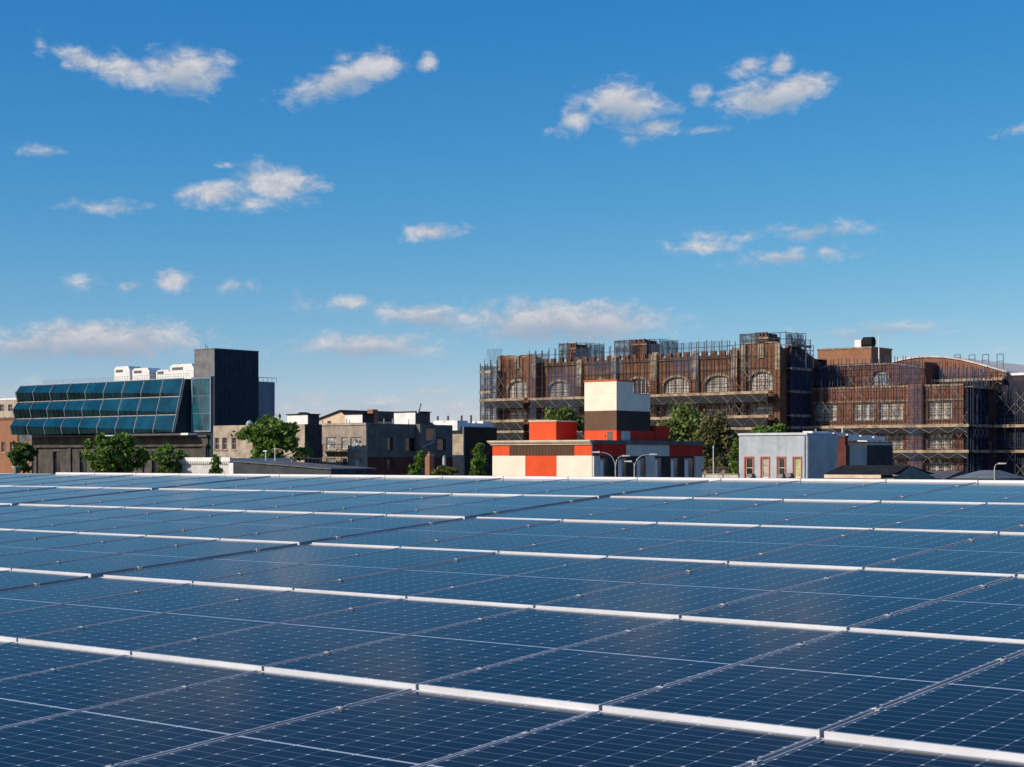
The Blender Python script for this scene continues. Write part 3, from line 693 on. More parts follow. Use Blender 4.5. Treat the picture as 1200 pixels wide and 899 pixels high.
# brown block at the right end of the flats
S = Spot(543, 262); b = S.thing('brown_brick_building', 'dark brown brick building between the grey flats and the orange walls', 'building')
zt_ = S.H(500); yb = S.Y(582)
sh = []
for px in (550, 560, 570):
    y_ = S.Y(px); sh.append((y_, y_ + 1.3, 8, 10.2))
shell(b, M_beige, S.X(526), 0, 0, yb, zt_, (), sh, .25)
q = MB(); wall(q, Side(.06), .25, yb, 0, zt_ - .05, sh, .3); q.build('side_brick', brick('brown_brick', (.062, .030, .024), (.08, .04, .03), (.06, .04, .035)), b)
for h in sh: window(b, Side(.06), h, 1, 2, M_mull, M_darkglass, .3, .1)
for px0, px1, top, kk in ((508, 520, 493, 0), (520, 528, 495.5, 1), (536, 548, 493, 2), (548, 566, 496, 3), (566, 577, 494, 4)):
    y_ = 3.; x0, x1 = S.X(px0, y_), S.X(px1, y_) 
    if kk > 1: x0, x1 = -3.2, -.5; y_ = S.Y(px0, x1)
    q = MB(); q.box(x0, x1, y_, y_ + (S.Y(px1, x1) - y_ if kk > 1 else 2), zt_ - .6, S.H(top, x0, y_)); q.build('bulkhead', M_white, b)
for px in (513, 525, 541, 552):
    q = MB(); y_ = 4.5; xx = S.X(px, y_); q.tube([(xx, y_, zt_ - .4), (xx, y_, zt_ + 1.9)], .16, 8); q.build('flue_pipe', M_mull, b)
# free-standing brick chimney and a grey post
T = thing('brick_chimney', 'square brick chimney with a capped top beside the small leaning tree', 'chimney', (190 * (503 - HX) / F, 190, 0), -TH)
zc = CAMZ + 190 * (HY - 534) / F
q = MB(); q.box(-.34, .34, -.34, .34, 0, zc); q.build('stack', M_orangebrick, T)
q = MB(); q.box(-.42, .42, -.42, .42, zc + .003, zc + .16); q.build('cap', M_stone, T)
q = MB(); q.lathe([(.14, 0), (.12, .3), (.1, .3)], (0, 0, zc + .163), 10); q.build('chimney_pot', M_orangebrick, T)
T = thing('grey_post', 'short grey concrete post right of the brick chimney', 'post', (190 * (520.5 - HX) / F, 190, 0), -TH)
q = MB(); q.box(-.14, .14, -.14, .14, 0, CAMZ - 190 * -2. / F); q.build('shaft', M_fin, T)
q = MB(); q.lathe([(.12, 0), (.14, .1), (.001, .25)], (0, 0, CAMZ + 190 * 2. / F + .002), 8); q.build('cap', M_fin, T)
# ------------------------------------------------------------------ orange, cream and brown building
M_or = mat('orange_render', (.68, .085, .026), .75, .06, .5, streak=.10)
M_cream = mat('cream_render', (.80, .72, .58), .8, .05, .5, streak=.07)
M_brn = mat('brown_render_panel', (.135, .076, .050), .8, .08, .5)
M_orshade = mat('shaded_orange_render', (.56, .030, .016), .75, .08, .5)  # redder, darker copy of the orange render for sides in shade
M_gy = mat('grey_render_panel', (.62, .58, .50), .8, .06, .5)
M_corn = mat('beige_cornice', (.60, .51, .38), .8, .08, .8)
S = Spot(693.5, 190); b = S.thing('orange_building', 'low orange and cream building with a tall white and brown stair tower', 'building')
x0 = S.X(577); yb = S.Y(823); zt_ = S.H(515.5)
zc0, zb1 = S.H(521), S.H(534)
block(b, 'wall', M_gy, x0, 0, .06, yb, 0, zt_ - .02)
def panel(pl, a0, a1, z0, z1, m, name='wall_panel', d=.05): q = MB(); pbox(q, pl, a0, a1, z0, z1, .002, d); return q.build(name, m, b)
fr = Front(.06)
xa, xb = S.X(597), S.X(673)
panel(fr, x0, xa - .01, zb1 + .01, zc0, M_or); panel(fr, xa, xb - .01, zb1 + .01, zc0, M_brn); panel(fr, xb, 0, zb1 + .01, zc0, M_or)
q = MB(); n = 44
for i in range(n): q.box(xa + (xb - xa) * (i + .2) / n, xa + (xb - xa) * (i + .75) / n, -.045, .008, zb1 + .02, zc0 - .02)
q.build('ribbed_cladding', M_brn, b)
xc, xd = S.X(615.5), S.X(652.3)
panel(fr, x0, xc - .01, 0, zb1, M_cream); panel(fr, xc, xd - .01, 0, zb1, M_or); panel(fr, xd, 0, 0, zb1, M_cream)
# stepped cornice with dentils on the front, plain grey fascia on the shaded side
q = MB(); q.box(x0 - .18, .03, -.16, .055, zc0 + .003, zc0 + .2); q.box(x0 - .34, .05, -.32, .05, zc0 + .203, zt_ - .18); q.box(x0 - .46, .07, -.45, .3, zt_ - .177, zt_); q.build('cornice', M_corn, b)
q = MB(); n = 60
for i in range(n): q.box(x0 + (0 - x0) * (i + .1) / n, x0 + (0 - x0) * (i + .55) / n, -.42, -.325, zc0 + .28, zt_ - .19)
q.build('dentils', M_corn, b)
sd_ = Side(0)
panel(sd_, -.1 + .16, yb, zc0 + .05, zt_ - .01, M_roofing, 'fascia', .22)
y1, y2 = S.Y(733.5), S.Y(784)
za = S.H(534.5, 0, yb / 2)
panel(sd_, .2, y1 - .01, za, zc0 + .04, M_orshade); panel(sd_, y1, y2 - .01, za, zc0 + .04, M_gy); panel(sd_, y2, yb, za, zc0 + .04, M_orshade)
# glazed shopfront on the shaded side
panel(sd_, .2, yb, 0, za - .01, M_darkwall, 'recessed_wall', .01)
for a, c in ((694, 701), (755.5, 765.5), (813, 823)):
    q = MB(); pbox(q, sd_, S.Y(a), min(S.Y(c), yb - .01), 0, za - .012, .012, .25); q.build('pillar', M_gy, b)
for a, c in ((702, 711), (723, 733), (745, 754), (766, 774), (785, 793), (801, 811)):
    w_ = MB(); pbox(w_, sd_, S.Y(a), S.Y(c), 5.2, za - .25, .012, .09); ow = w_.build('window', glass('shop_glass', (.05, .06, .07), .1), b)
    w_ = MB(); ym = (S.Y(a) + S.Y(c)) / 2; pbox(w_, sd_, ym - .05, ym + .05, 5.2, za - .25, .092, .13); w_.build('mullion', M_fin, ow)
    w_ = MB(); pbox(w_, sd_, S.Y(a) + .1, ym - .1, 6., za - .5, .091, .10); w_.build('blind', M_white, ow)
panel(sd_, .2, yb, 0, 5.1, M_orshade, 'plinth', .28)
# roof box
def cube(px0, pxc, pxr, pt, pb, y0, fm, sm, name, trim=None):
    x1 = S.X(pxc, y0); xx0 = S.X(px0, y0); y1 = S.Y(pxr, x1); z1 = S.H(pt, x1, y0); z0 = zt_ - .6 if pb is None else S.H(pb, x1, y0)
    o = block(b, name, sm, xx0, x1, y0, y1, z0, z1)
    q = MB(); q.box(xx0 + .003, x1 - .003, y0 - .05, y0 - .003, z0, z1 - .003); q.build('front_panel', fm, o)
    if trim: q = MB(); q.box(xx0 - .08, x1 + .08, y0 - .12, y1 + .08, z1 + .003, z1 + .16); q.build('coping', trim, o)
    return xx0, x1, y0, y1, z0, z1
cube(620.5, 652, 676, 494, None, 3., M_or, M_orshade, 'roof_box', M_corn)
# stair tower: orange, brown, white bands
ty0 = S.Y(722.8, -1.2)
X0, X1 = S.X(685.2, ty0), S.X(722.8, ty0); Y1 = S.Y(762, X1); Ym = S.Y(742, X1)
zA, zB, zC, zD = zt_ - .6, S.H(504.2, X1, ty0), S.H(481, X1, ty0), S.H(446.5, X1, ty0)
zS = S.H(463, X1, Y1)
def band(z0, z1, fm, sm, y1, name):
    o = block(b, name, sm, X0, X1, ty0, y1, z0, z1)
    q = MB(); q.box(X0 + .003, X1 - .003, ty0 - .05, ty0 - .003, z0, z1 - .004); q.build('front_panel', fm, o)
band(zA, zB - .005, M_or, M_orshade, Y1 + 1, 'tower_base'); band(zB, zC - .005, M_brn, mat('shaded_brown_panel', (.05, .035, .03), .8, .08), Y1, 'tower_middle')  # side colours are darker copies that paint the tower's shaded face
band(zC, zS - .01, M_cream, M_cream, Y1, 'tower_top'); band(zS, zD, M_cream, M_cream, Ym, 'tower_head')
q = MB(); q.box(X0 - .08, X1 + .08, ty0 - .12, Ym + .08, zD + .003, zD + .17); q.build('tower_coping', mat('orange_coping', (.55, .13, .05), .7), b)
q = MB(); q.box(X0, X1 + .05, Ym + .01, Y1 + .05, zS + .003, zS + .12); q.build('tower_coping', M_gy, b)
q = MB(); xx = S.X(712, ty0); q.box(xx, xx + .75, ty0 - .09, ty0 - .055, zA + .3, zB - .15); q.build('door', M_mull, b)
q = MB(); q.box(X1 + .003, X1 + .06, ty0 + .9, ty0 + 2.6, zA, zB - .1); q.build('side_door', M_fin, b)
q = MB(); q.box(S.X(709, ty0), S.X(709, ty0) + .14, ty0 - .16, ty0 - .055, zB - .7, zB - .55); q.build('wall_light', M_mull, b)
yE = S.Y(783, X1)
q = MB(); q.box(X0, X1 + .1, Y1 + 1.05, yE, zA, S.H(499, X1, Y1)); q.build('rear_box', M_orshade, b)

# ------------------------------------------------------------------ street lamps
M_lampgrey = mat('galvanised_lamp', (.40, .39, .37), .45, .1, 1.)
def lamp(px, Z, arms, label, group):
    """arms: list of (column, row) of the lamp heads"""
    P = Vector((Z * (px - HX) / F, Z, 0)); T = thing('street_lamp', label, 'street lamp', P, 0, group)
    zs = CAMZ - Z * 12 / F
    q = MB(); q.tube([(0, 0, 0), (0, 0, zs)], .09, 8, .06); q.build('pole', M_lampgrey, T)
    q = MB(); q.lathe([(.2, 0), (.2, .5), (.12, .6)], (0, 0, 0.01), 8); q.build('base', M_lampgrey, T)
    for ax_, ay in arms:
        ex_ = Z * (ax_ - px) / F; ez = CAMZ + Z * (HY - ay) / F
        pts = []
        for i in range(10):
            u_ = i / 9; pts.append((ex_ * (u_ ** 1.9), 0, zs + (ez - zs) * (1 - (1 - u_) ** 2.2)))
        q = MB(); q.tube(pts, .048, 6, .035); oa = q.build('arm', M_lampgrey, T)
        s_ = 1 if ex_ > 0 else -1
        q = MB(); q.prism([(ex_ - s_ * .05, -.13, ez - .05), (ex_ + s_ * .6, -.11, ez - .02), (ex_ + s_ * .6, -.11, ez + .07), (ex_ - s_ * .05, -.13, ez + .10)], (0, .26, 0)); q.build('lamp_head', M_white, T)
lamp(721.3, 150, ((702, 530.2), (730, 534.5)), 'double-armed grey street lamp, left one in front of the orange building', 'double street lamps')
lamp(743.5, 152, ((739.5, 541), (762, 532.7)), 'double-armed grey street lamp, right one in front of the orange building', 'double street lamps')
lamp(1165.5, 150, ((1171, 543.5),), 'single-armed pale street lamp in front of the dark scaffolded side', None)

# ------------------------------------------------------------------ blue-grey row house and its neighbours
M_bg = mat('blue_grey_siding', (.40, .44, .48), .7, .12, .5, streak=.35)
M_bgs = mat('blue_painted_side', (.46, .46, .45), .75, .1, .5)
M_trimred = mat('red_window_trim', (.42, .12, .09), .7, .1, 1.)
M_trimcream = mat('cream_window_trim', (.72, .64, .48), .7, .08, 1.)
S = Spot(946, 170); b = S.thing('blue_grey_house', 'pale blue-grey row house with four narrow red-trimmed windows', 'house')
x0 = S.X(866); zt_ = S.H(507.5); yb = S.Y(982)
fh = []
for a, c in ((873.5, 882.5), (892.5, 901), (911.5, 920), (930.2, 938.6)):
    fh.append((S.X(a), S.X(c), S.H(560, S.X(a)), S.H(536.5, S.X(a))))
    fh.append((S.X(a), S.X(c), 3.2, 5.2))
shell(b, M_bg, x0, 0, 0, yb, zt_, fh, (), .2)
q = MB(); q.box(.003, .05, .05, yb, 0, zt_ - .25); q.build('painted_side', M_bgs, b)
for i, h in enumerate(fh):
    pm = (M_darkglass, mat('curtain_pale', (.42, .36, .30), .5, .3, 1.2), M_darkglass, mat('curtain_yellow', (.48, .46, .20), .5, .25, 1.2))[(i // 2) % 4]
    ow = window(b, Front(0), h, 1, 2, M_trimcream, pm, .2, .1)
    q = MB(); a0, a1, z0, z1 = h; e = .13
    pbox(q, Front(0), a0 - e, a0 - .003, z0 - e, z1 + e, .003, .07); pbox(q, Front(0), a1 + .003, a1 + e, z0 - e, z1 + e, .003, .07)
    pbox(q, Front(0), a0 - .003, a1 + .003, z1 + .003, z1 + e, .003, .07); pbox(q, Front(0), a0 - .003, a1 + .003, z0 - e, z0 - .003, .003, .07)
    q.build('window_trim', M_trimred, ow)
q = MB(); q.box(x0 - .05, .08, -.14, -.003, zt_ - .18, zt_ + .05); q.build('cornice', mat('pale_cornice', (.55, .58, .60), .7), b)
ac = thing('window_unit', 'dark air conditioner in the window nearest the house corner', 'air conditioner', (S.P[0] + S.X(926) * UX + .25 * -VX, S.P[1] + S.X(926) * UY - .25 * VY, S.H(559)), -TH)
for (px, lab) in ((881, 'black window unit at the foot of the leftmost red-trimmed window'), (917, 'black window unit at the foot of the third red-trimmed window')):
    T = thing('window_unit', lab, 'air conditioner', (S.P[0] + S.X(px) * UX - .28 * VX, S.P[1] + S.X(px) * UY - .28 * VY, S.H(560)), -TH, 'window air conditioners on the blue-grey house')
    q = MB(); q.box(-.32, .32, -.2, .3, 0, .38); q.build('casing', M_mull, T)
    q = MB()
    for k in range(5): q.box(-.28, .28, -.215, -.203, .05 + k * .065, .08 + k * .065)
    q.build('grille', M_fin, T)
ac['label'] = 'dark air conditioner hung between the two right-hand windows of the blue-grey house'; ac['group'] = 'window air conditioners on the blue-grey house'
q = MB(); q.box(-.32, .32, -.2, .22, 0, .38); q.build('casing', M_mull, ac)
q = MB()
for k in range(5): q.box(-.28, .28, -.215, -.203, .05 + k * .065, .08 + k * .065)
q.build('grille', M_fin, ac)
q = MB(); q.tube([(-.25, -.12, 0), (-.25, -.12, zt_ - .25)], .05, 6); q.build('drain_pipe', M_fin, b)
# roof clutter of the house
q = MB(); xx = -.5; y_ = S.Y(950, -.5); q.box(-1.4, -.3, y_, y_ + 1.6, zt_ - .6, S.H(505)); q.build('roof_hatch', M_white, b)
q = MB(); y_ = S.Y(956, -1.); q.tube([(-1., y_, zt_ - .5), (-1., y_, S.H(502))], .08, 6); q.build('vent_pipe', M_fin, b)
q = MB()
for k in range(5): y_ = S.Y(958, -1.5) + k * 3; q.box(-2.4, -1.2, y_, y_ + 2.6, zt_ - .6, zt_ + .25 - k * .1)
q.build('roof_curb', M_white, b)
S2 = Spot(988, 168); T = S2.thing('brick_chimney', 'tall dark brick chimney against the blue side wall of the row house', 'chimney')
z1 = S2.H(513)
q = MB(); q.box(-.36, .36, -.3, .3, 0, z1); q.build('stack', M_redbase, T)
q = MB(); q.box(-.44, .44, -.38, .38, z1 + .003, z1 + .18); q.build('cap', M_redbase, T)
q = MB(); q.box(-.5, .5, -.36, .4, 0, S2.H(522)); q.build('shoulder', M_redbase, T)
# second blue house behind the chimney
S = Spot(990, 182); b = S.thing('blue_rear_house', 'plain blue painted house wall with a black end behind the chimney', 'house')
yc, yb = S.Y(1016), S.Y(1046)
zt_ = S.H(518)
shell(b, M_bgs, -6, 0, 0, yb, zt_, (), ((yc + 1, yc + 2, 5, 6.5),), .2)
window(b, Side(0), (yc + 1, yc + 2, 5, 6.5), 1, 2, M_mull, M_darkglass, .2)
q = MB(); wall(q, Side(.03), yc, yb, 0, zt_ - .3, ((yc + 1, yc + 2, 5, 6.5),), .03); q.build('dark_end', M_darkwall, b)  # darker rear stretch of the side wall
q = MB(); q.box(-6.1, .1, -.1, yb, zt_ + .003, zt_ + .08); q.build('coping', M_mull, b)
q = MB(); y_ = S.Y(991); q.tube([(-.4, y_, zt_ - 1), (-.4, y_, S.H(500.5))], .07, 6); q.build('vent_pipe', M_white, b)
q = MB(); y_ = S.Y(1020); q.box(-1.6, -.4, y_, y_ + 2.4, zt_ - .6, S.H(510, 0, y_)); q.build('roof_hatch', M_white, b)
# dark-roofed sheds at the foot
S = Spot(1046, 158); b = S.thing('black_roof_shed', 'low shed with black pitched roof and cream fascia before the brick school', 'shed')
x0 = S.X(969); xA = S.X(973); xB = S.X(1034); zf = S.H(556.5)
q = MB(); q.box(xA, 0, .3, 9, 0, zf - .25); q.build('wall', mat('olive_wall', (.20, .20, .17), .8), b)
q = MB(); q.prism([(xA - .6, -.2, zf), (xA - .6, 3.6, S.H(545.5)), (xA - .6, 9.3, zf)], (-xA + .6, 0, 0)); q.build('roof', M_black, b)
q = MB(); q.box(xA - .5, xB, -.30, -.205, zf - .35, zf - .01); q.build('fascia', mat('cream_fascia', (.62, .50, .36), .7), b)
q = MB(); q.prism([(.003, .3, zf - .3), (.003, 9, zf - .3), (.003, 3.6, S.H(546.5))], (.06, 0, 0)); q.build('gable', mat('green_grey_gable', (.16, .19, .17), .8), b)
S = Spot(1105, 165); b = S.thing('grey_roof_shed', 'low house with flat-looking grey roof in front of the scaffolded school', 'shed')
x0 = S.X(1047); z1 = S.H(552); zf = S.H(562)
q = MB(); q.box(x0, 0, 0, 8, 0, zf); q.build('wall', M_greyside, b)
q = MB(); q.prism([(x0 - .3, -.3, zf + .003), (x0 - .3, 4, z1), (x0 - .3, 8.3, zf + .003)], (-x0 + .5, 0, 0)); q.build('roof', mat('grey_asphalt_shingle', (.105, .10, .105), .85, .15, 1.), b)
S = Spot(1163, 160); b = S.thing('small_gable_roof', 'small grey-blue hipped roof left of the single street lamp', 'shed')
x0 = S.X(1118); z1 = S.H(551.5); zf = S.H(561)
q = MB(); q.box(x0, 0, 0, 7, 0, zf); q.build('wall', M_greyside, b)
q = MB(); xm = x0 * .45
for poly in (((x0 - .3, -.3, zf), (.3, -.3, zf), (xm + .8, 3, z1), (xm - .8, 3, z1)), ((.3, -.3, zf), (.3, 7.3, zf), (xm + .8, 4, z1), (xm + .8, 3, z1)), ((x0 - .3, 7.3, zf), (x0 - .3, -.3, zf), (xm - .8, 3, z1), (xm - .8, 4, z1)), ((.3, 7.3, zf), (x0 - .3, 7.3, zf), (xm - .8, 4, z1), (xm + .8, 4, z1)), ((xm - .8, 3, z1), (xm + .8, 3, z1), (xm + .8, 4, z1), (xm - .8, 4, z1))): q.quad(*poly)
q.build('roof', mat('blue_grey_shingle', (.15, .17, .19), .85, .12, 1.), b)

# yard between the orange building and the row house
S = Spot(866, 172); b = S.thing('yard_wall', 'low pale concrete yard wall left of the blue-grey house', 'wall')
q = MB(); q.box(S.X(824), 0, -.15, .15, 0, S.H(556)); q.build('wall_body', mat('pale_concrete', (.50, .46, .40), .8, .15, .7), b)
q = MB(); q.box(S.X(824), 0, -.22, .22, S.H(556) + .002, S.H(555)); q.build('coping', M_stone, b)
b = S.thing('yard_fence', 'dark metal railing standing above the pale yard wall', 'fence')
q = MB(); xa_, xb_ = S.X(824), S.X(850)
for k in range(24): xx = xa_ + (xb_ - xa_) * k / 23; q.tube([(xx, .6, 0), (xx, .6, S.H(547))], .025, 4)
q.build('pickets', M_mull, b)
for z_ in (548, 553): q = MB(); q.tube([(xa_, .6, S.H(z_)), (xb_, .6, S.H(z_))], .035, 4); q.build('rail', M_mull, b)
def dish(px, py, Z, r, label):
    T = thing('satellite_dish', label, 'satellite dish', (Z * (px - HX) / F, Z, 0), R(-25), 'satellite dishes in the yard')
    zc = CAMZ + Z * (HY - py) / F
    q = MB(); n = 18
    for ring in range(4):
        for k in range(n):
            def P(rr, kk): a = 2 * math.pi * kk / n; return (math.cos(a) * r * rr, -.25 + .22 * rr * rr * -1 + .22, zc + math.sin(a) * r * rr * 1.05)
            q.quad(P(ring / 4 + .0001, k), P(ring / 4 + .0001, k + 1), P((ring + 1) / 4, k + 1), P((ring + 1) / 4, k))
    q.build('reflector', M_stone, T)
    q = MB(); q.tube([(0, .1, 0), (0, .1, zc)], .05, 6); q.build('mast', M_mull, T)
    q = MB(); q.tube([(0, 0, zc - r * .8), (0, -.55, zc - .1)], .025, 4); q.build('feed_arm', M_mull, T)
dish(825.5, 553, 166, .28, 'small pale satellite dish nearest the orange building')
dish(847, 552.5, 166, .3, 'pale satellite dish nearest the blue-grey house')
pole(836, 167, 525, 0, 'thin pale pole rising from the yard before the big tree', .04)
# box on the left behind the panels, parked vans
T = thing('vent_box', 'small pale vent box standing behind the panels at far left', 'vent box', (60 * (19 - HX) / F, 60, 0), -TH)
q = MB(); q.box(-.09, .09, -.09, .09, 0, CAMZ - 60 * 9.6 / F); q.build('casing', M_stone, T)
q = MB(); q.box(-.12, .12, -.12, .12, CAMZ - 60 * 9.6 / F + .002, CAMZ - 60 * 9. / F); q.build('lid', M_white, T)

# ------------------------------------------------------------------ the scaffolded school
S = Spot(916, 290); b = S.thing('school_building', 'long brown brick school with arched windows and battlements under scaffolding', 'school')
xl = S.X(583); ze = S.H(418, S.X(852)); yr = S.Y(942)
aw = []; sw = []; tw = []
zp1, zp2, zp3 = S.H(458.5), S.H(486.5), S.H(500.5)
for a, c in ((596, 616.5), (643, 668), (693, 715), (736, 760), (778, 807.5), (826.5, 858)):
    aw.append((S.X(a), S.X(c), zp1 + .25, zp1 + 3.1)); sw.append((S.X(a), S.X(c), zp2 + .25, zp2 + 1.85)); tw.append((S.X(a), S.X(c), zp3 - 2.9, zp3 - 1.1))
holes = aw + sw + tw
q = MB(); wall(q, Front(0), xl, 0, 0, ze, holes, .45)
q.quad((xl, 0, 0), (xl, 16, 0), (xl, 16, ze), (xl, 0, ze)); q.quad((xl, 16, 0), (0, 16, 0), (0, 16, ze), (xl, 16, ze)); q.quad((xl, 0, ze - .3), (0, 0, ze - .3), (0, 16, ze - .3), (xl, 16, ze - .3))
q.build('front_wall', M_school, b)
def arch_fill(parent, pl, h, rise, m, depth=.45):
    a0, a1, z0, z1 = h; q = MB(); n = 14; cx = (a0 + a1) / 2; hw = (a1 - a0) / 2; zs = z1 - rise
    arc = [(cx - hw * math.cos(math.pi * i / n), zs + rise * math.sin(math.pi * i / n)) for i in range(n + 1)]
    L = [pl.p(a, z, -.002) for a, z in arc[:n // 2 + 1]] + [pl.p(a0, z1 + .002, -.002)]; Rr = [pl.p(a, z, -.002) for a, z in arc[n // 2:]] + [pl.p(a1, z1 + .002, -.002)]
    dv = Vector(pl.p(0, 0, -.3)) - Vector(pl.p(0, 0, 0)); q.prism(L, dv); q.prism(Rr, dv); o = q.build('spandrel', m, parent)
    q = MB()
    for i in range(n):                               # the ring of the arch
        (p0, p1) = arc[i], arc[i + 1]
        def outw(p, k): return (cx + (p[0] - cx) * (1 + k / hw), zs + (p[1] - zs) * (1 + k / rise))
        quad_ = [pl.p(*p0, .004), pl.p(*p1, .004), pl.p(*outw(p1, .42), .004), pl.p(*outw(p0, .42), .004)]
        q.prism(quad_, Vector(pl.p(0, 0, .12)) - Vector(pl.p(0, 0, 0)))
    q.build('arch_ring', M_stone if m is M_school else m, o)
for i, h in enumerate(aw):
    o = window(b, Front(0), h, 5, 4, M_winframe, M_pale if i != 3 else M_darkglass, .45, .13, M_mull); arch_fill(b, Front(0), h, 1.5, M_school)
for i, h in enumerate(sw + tw): window(b, Front(0), h, 4, 3, M_winframe, M_pale if i % 4 != 2 else mat('grey_window_board', (.30, .28, .25), .5, .3, .6), .45, .13, M_mull, sill=M_stone)
# battlement
q = MB(); xx = xl; k = 0
q.box(xl, -.1, -.12, .35, ze + .002, ze + .35)
while xx < -1.2: q.box(xx, xx + 1.1, -.14, .36, ze + .353, ze + 1.15); xx += 1.9
q.build('battlement', M_school, b)
for z_, hh_ in ((ze - .35, .22), (zp1 - .35, .3), (zp2 - .3, .2)):
    q = MB(); q.box(xl, -.01, -.16, -.003, z_, z_ + hh_); q.build('string_course', M_stone, b)
def buttress(px, top, w_=.75, y0=0.):
    xc = S.X(px, y0); q = MB(); zt2 = S.H(top, xc); q.box(xc - w_, xc + w_, y0 - .75, y0 - .003, 0, zt2 - 5.2); o = q.build('buttress', M_school, b)
    q = MB(); q.prism([(xc - w_ * .85, y0 - .003, zt2 - 5.19), (xc - w_ * .85, y0 - .68, zt2 - 5.19), (xc - w_ * .85, y0 - .5, zt2 - .6), (xc - w_ * .85, y0 - .003, zt2)], (w_ * 1.7, 0, 0)); q.build('stone_cap', M_stone, o)
for px, tp in ((632, 418), (680, 421), (721, 416), (768, 413), (816, 411), (862, 407.5)): buttress(px, tp)
# gabled pavilions at both ends
def pavilion(pa, pb_, apex, eave, label_win, yp):
    x0, x1 = S.X(pa, yp), S.X(pb_, yp); xm = (x0 + x1) / 2; za, ze2 = S.H(apex, xm, yp), S.H(eave, x1, yp)
    wa = (xm - 2.3, xm + 2.3, zp1 + .2, zp1 + 3.4); wb = (xm - 2.2, xm + 2.2, zp2 + .25, zp2 + 2.); wc = (xm - 2.2, xm + 2.2, zp3 - 2.9, zp3 - 1.1)
    q = MB(); wall(q, Front(yp), x0, x1, 0, ze2, (wa, wb, wc), .45)
    q.quad((x0, yp, 0), (x0, 0, 0), (x0, 0, ze2), (x0, yp, ze2)); q.quad((x1, yp, 0), (x1, .2, 0), (x1, .2, ze2), (x1, yp, ze2))
    q.build('pavilion_wall', M_school, b)
    q = MB(); q.prism([(x0, yp - .004, ze2 + .002), (x1, yp - .004, ze2 + .002), (x1 - .9, yp - .004, ze2 + .9), (xm + .8, yp - .004, za - .3), (xm + .5, yp - .004, za), (xm - .5, yp - .004, za), (xm - .8, yp - .004, za - .3), (x0 + .9, yp - .004, ze2 + .9)], (0, .6, 0)); q.build('gable', M_school, b)
    q = MB(); q.tube([(x0, yp - .05, ze2 + .3), (x0 + .9, yp - .05, ze2 + 1.0), (xm - .7, yp - .05, za)], .16, 4); q.tube([(xm + .7, yp - .05, za), (x1 - .9, yp - .05, ze2 + 1.0), (x1, yp - .05, ze2 + .3)], .16, 4); q.build('gable_coping', M_stone, b)
    q = MB(); q.box(xm - .55, xm + .55, yp - .25, yp - .01, za - 2.6, za - .1); q.build('stone_crest', M_stone, b)
    window(b, Front(yp), wa, 4, 4, M_winframe, M_pale, .45, .13, M_mull); arch_fill(b, Front(yp), wa, 1.6, M_school)
    window(b, Front(yp), wb, 3, 3, M_winframe, M_pale, .45, .13, M_mull, sill=M_stone); window(b, Front(yp), wc, 3, 3, M_winframe, M_pale, .45, .13, M_mull)
    for xx in (x0 + .6, x1 - .6):
        q = MB(); q.box(xx - .55, xx + .55, yp - .5, yp - .006, 0, ze2 - 3.6); o = q.build('buttress', M_school, b)
        q = MB(); q.box(xx - .45, xx + .45, yp - .42, yp - .006, ze2 - 3.59, ze2 + .9); q.build('stone_cap', M_stone, o)
pavilion(869, 916, 402, 408, '', -1.4); pavilion(583, 630, 417, 421, '', -1.4)
# right-hand gable end, in shade
zg = S.H(401, 0, yr * .6); zge = S.H(411, 0, 0)
q = MB(); q.prism([(.02, .25, 0), (.02, yr + 6, 0), (.02, yr + 6, zge - 1.5), (.02, yr * .6 + 1.2, zg - .6), (.02, yr * .6, zg), (.02, yr * .6 - 1.2, zg - .6), (.02, .25, zge)], (-.6, 0, 0)); q.build('end_gable', M_school, b)
# turret stacks on the roof
def turret(pa, pb_, top, yl, label=None):
    x0, x1 = S.X(pa, yl), S.X(pb_, yl); z1 = S.H(top, x1, yl); q = MB()
    q.box(x0, x1, yl, yl + 4, ze - .3, z1 - .7); q.box(x0 + .3, x1 - .3, yl + .3, yl + 3.7, z1 - .697, z1 - .2)
    for k in range(4): xx = x0 + (x1 - x0) * (k + .1) / 4; q.box(xx, xx + (x1 - x0) * .13, yl - .05, yl + .4, z1 - .69, z1)
    q.build('turret', M_schoolred, b)
    q = MB(); q.box(x0 - .15, x1 + .15, yl - .15, yl + 4.15, z1 - 1.2, z1 - .95); q.build('turret_band', M_stone, b)
turret(737, 758, 397, 3.); turret(884, 900, 389, 4.); turret(664, 676, 402, 4.)
# right wing: lower front block
xR = S.X(1129, yr); zlow = S.H(455, 0, yr)
def HW(py, px): return S.H(py, S.X(px, yr), yr)
zw = [(HW(493, 970), HW(474, 970)), (HW(526, 970), HW(508, 970)), (HW(557, 970), HW(541, 970))]
hol = []
for a, c in ((955, 981), (999.5, 1025), (1030, 1058), (1087.5, 1115.5)):
    for z0, z1 in zw: hol.append((S.X(a, yr), S.X(c, yr), z0, z1))
q = MB(); wall(q, Front(yr), .05, xR, 0, zlow, hol, .4); wall(q, Side(xR), yr, yr + 36, 0, zlow)
q.quad((.05, yr, zlow), (xR, yr, zlow), (xR, yr + 36, zlow), (.05, yr + 36, zlow)); q.build('low_wing_wall', M_schoolred, b)
for i, h in enumerate(hol): window(b, Front(yr), h, 3, 5, M_winframe, M_pale if i % 5 != 3 else mat('grey_window_board', (.3, .28, .25), .5, .3, .6), .4, .22, M_mull, sill=M_stone)
for py, hh_ in ((456.5, .3), (472.5, .22), (500.5, .3)):
    q = MB(); z_ = HW(py, 970); q.box(.06, xR + .1, yr - .14, yr - .003, z_, z_ + hh_); q.build('string_course', M_stone, b)
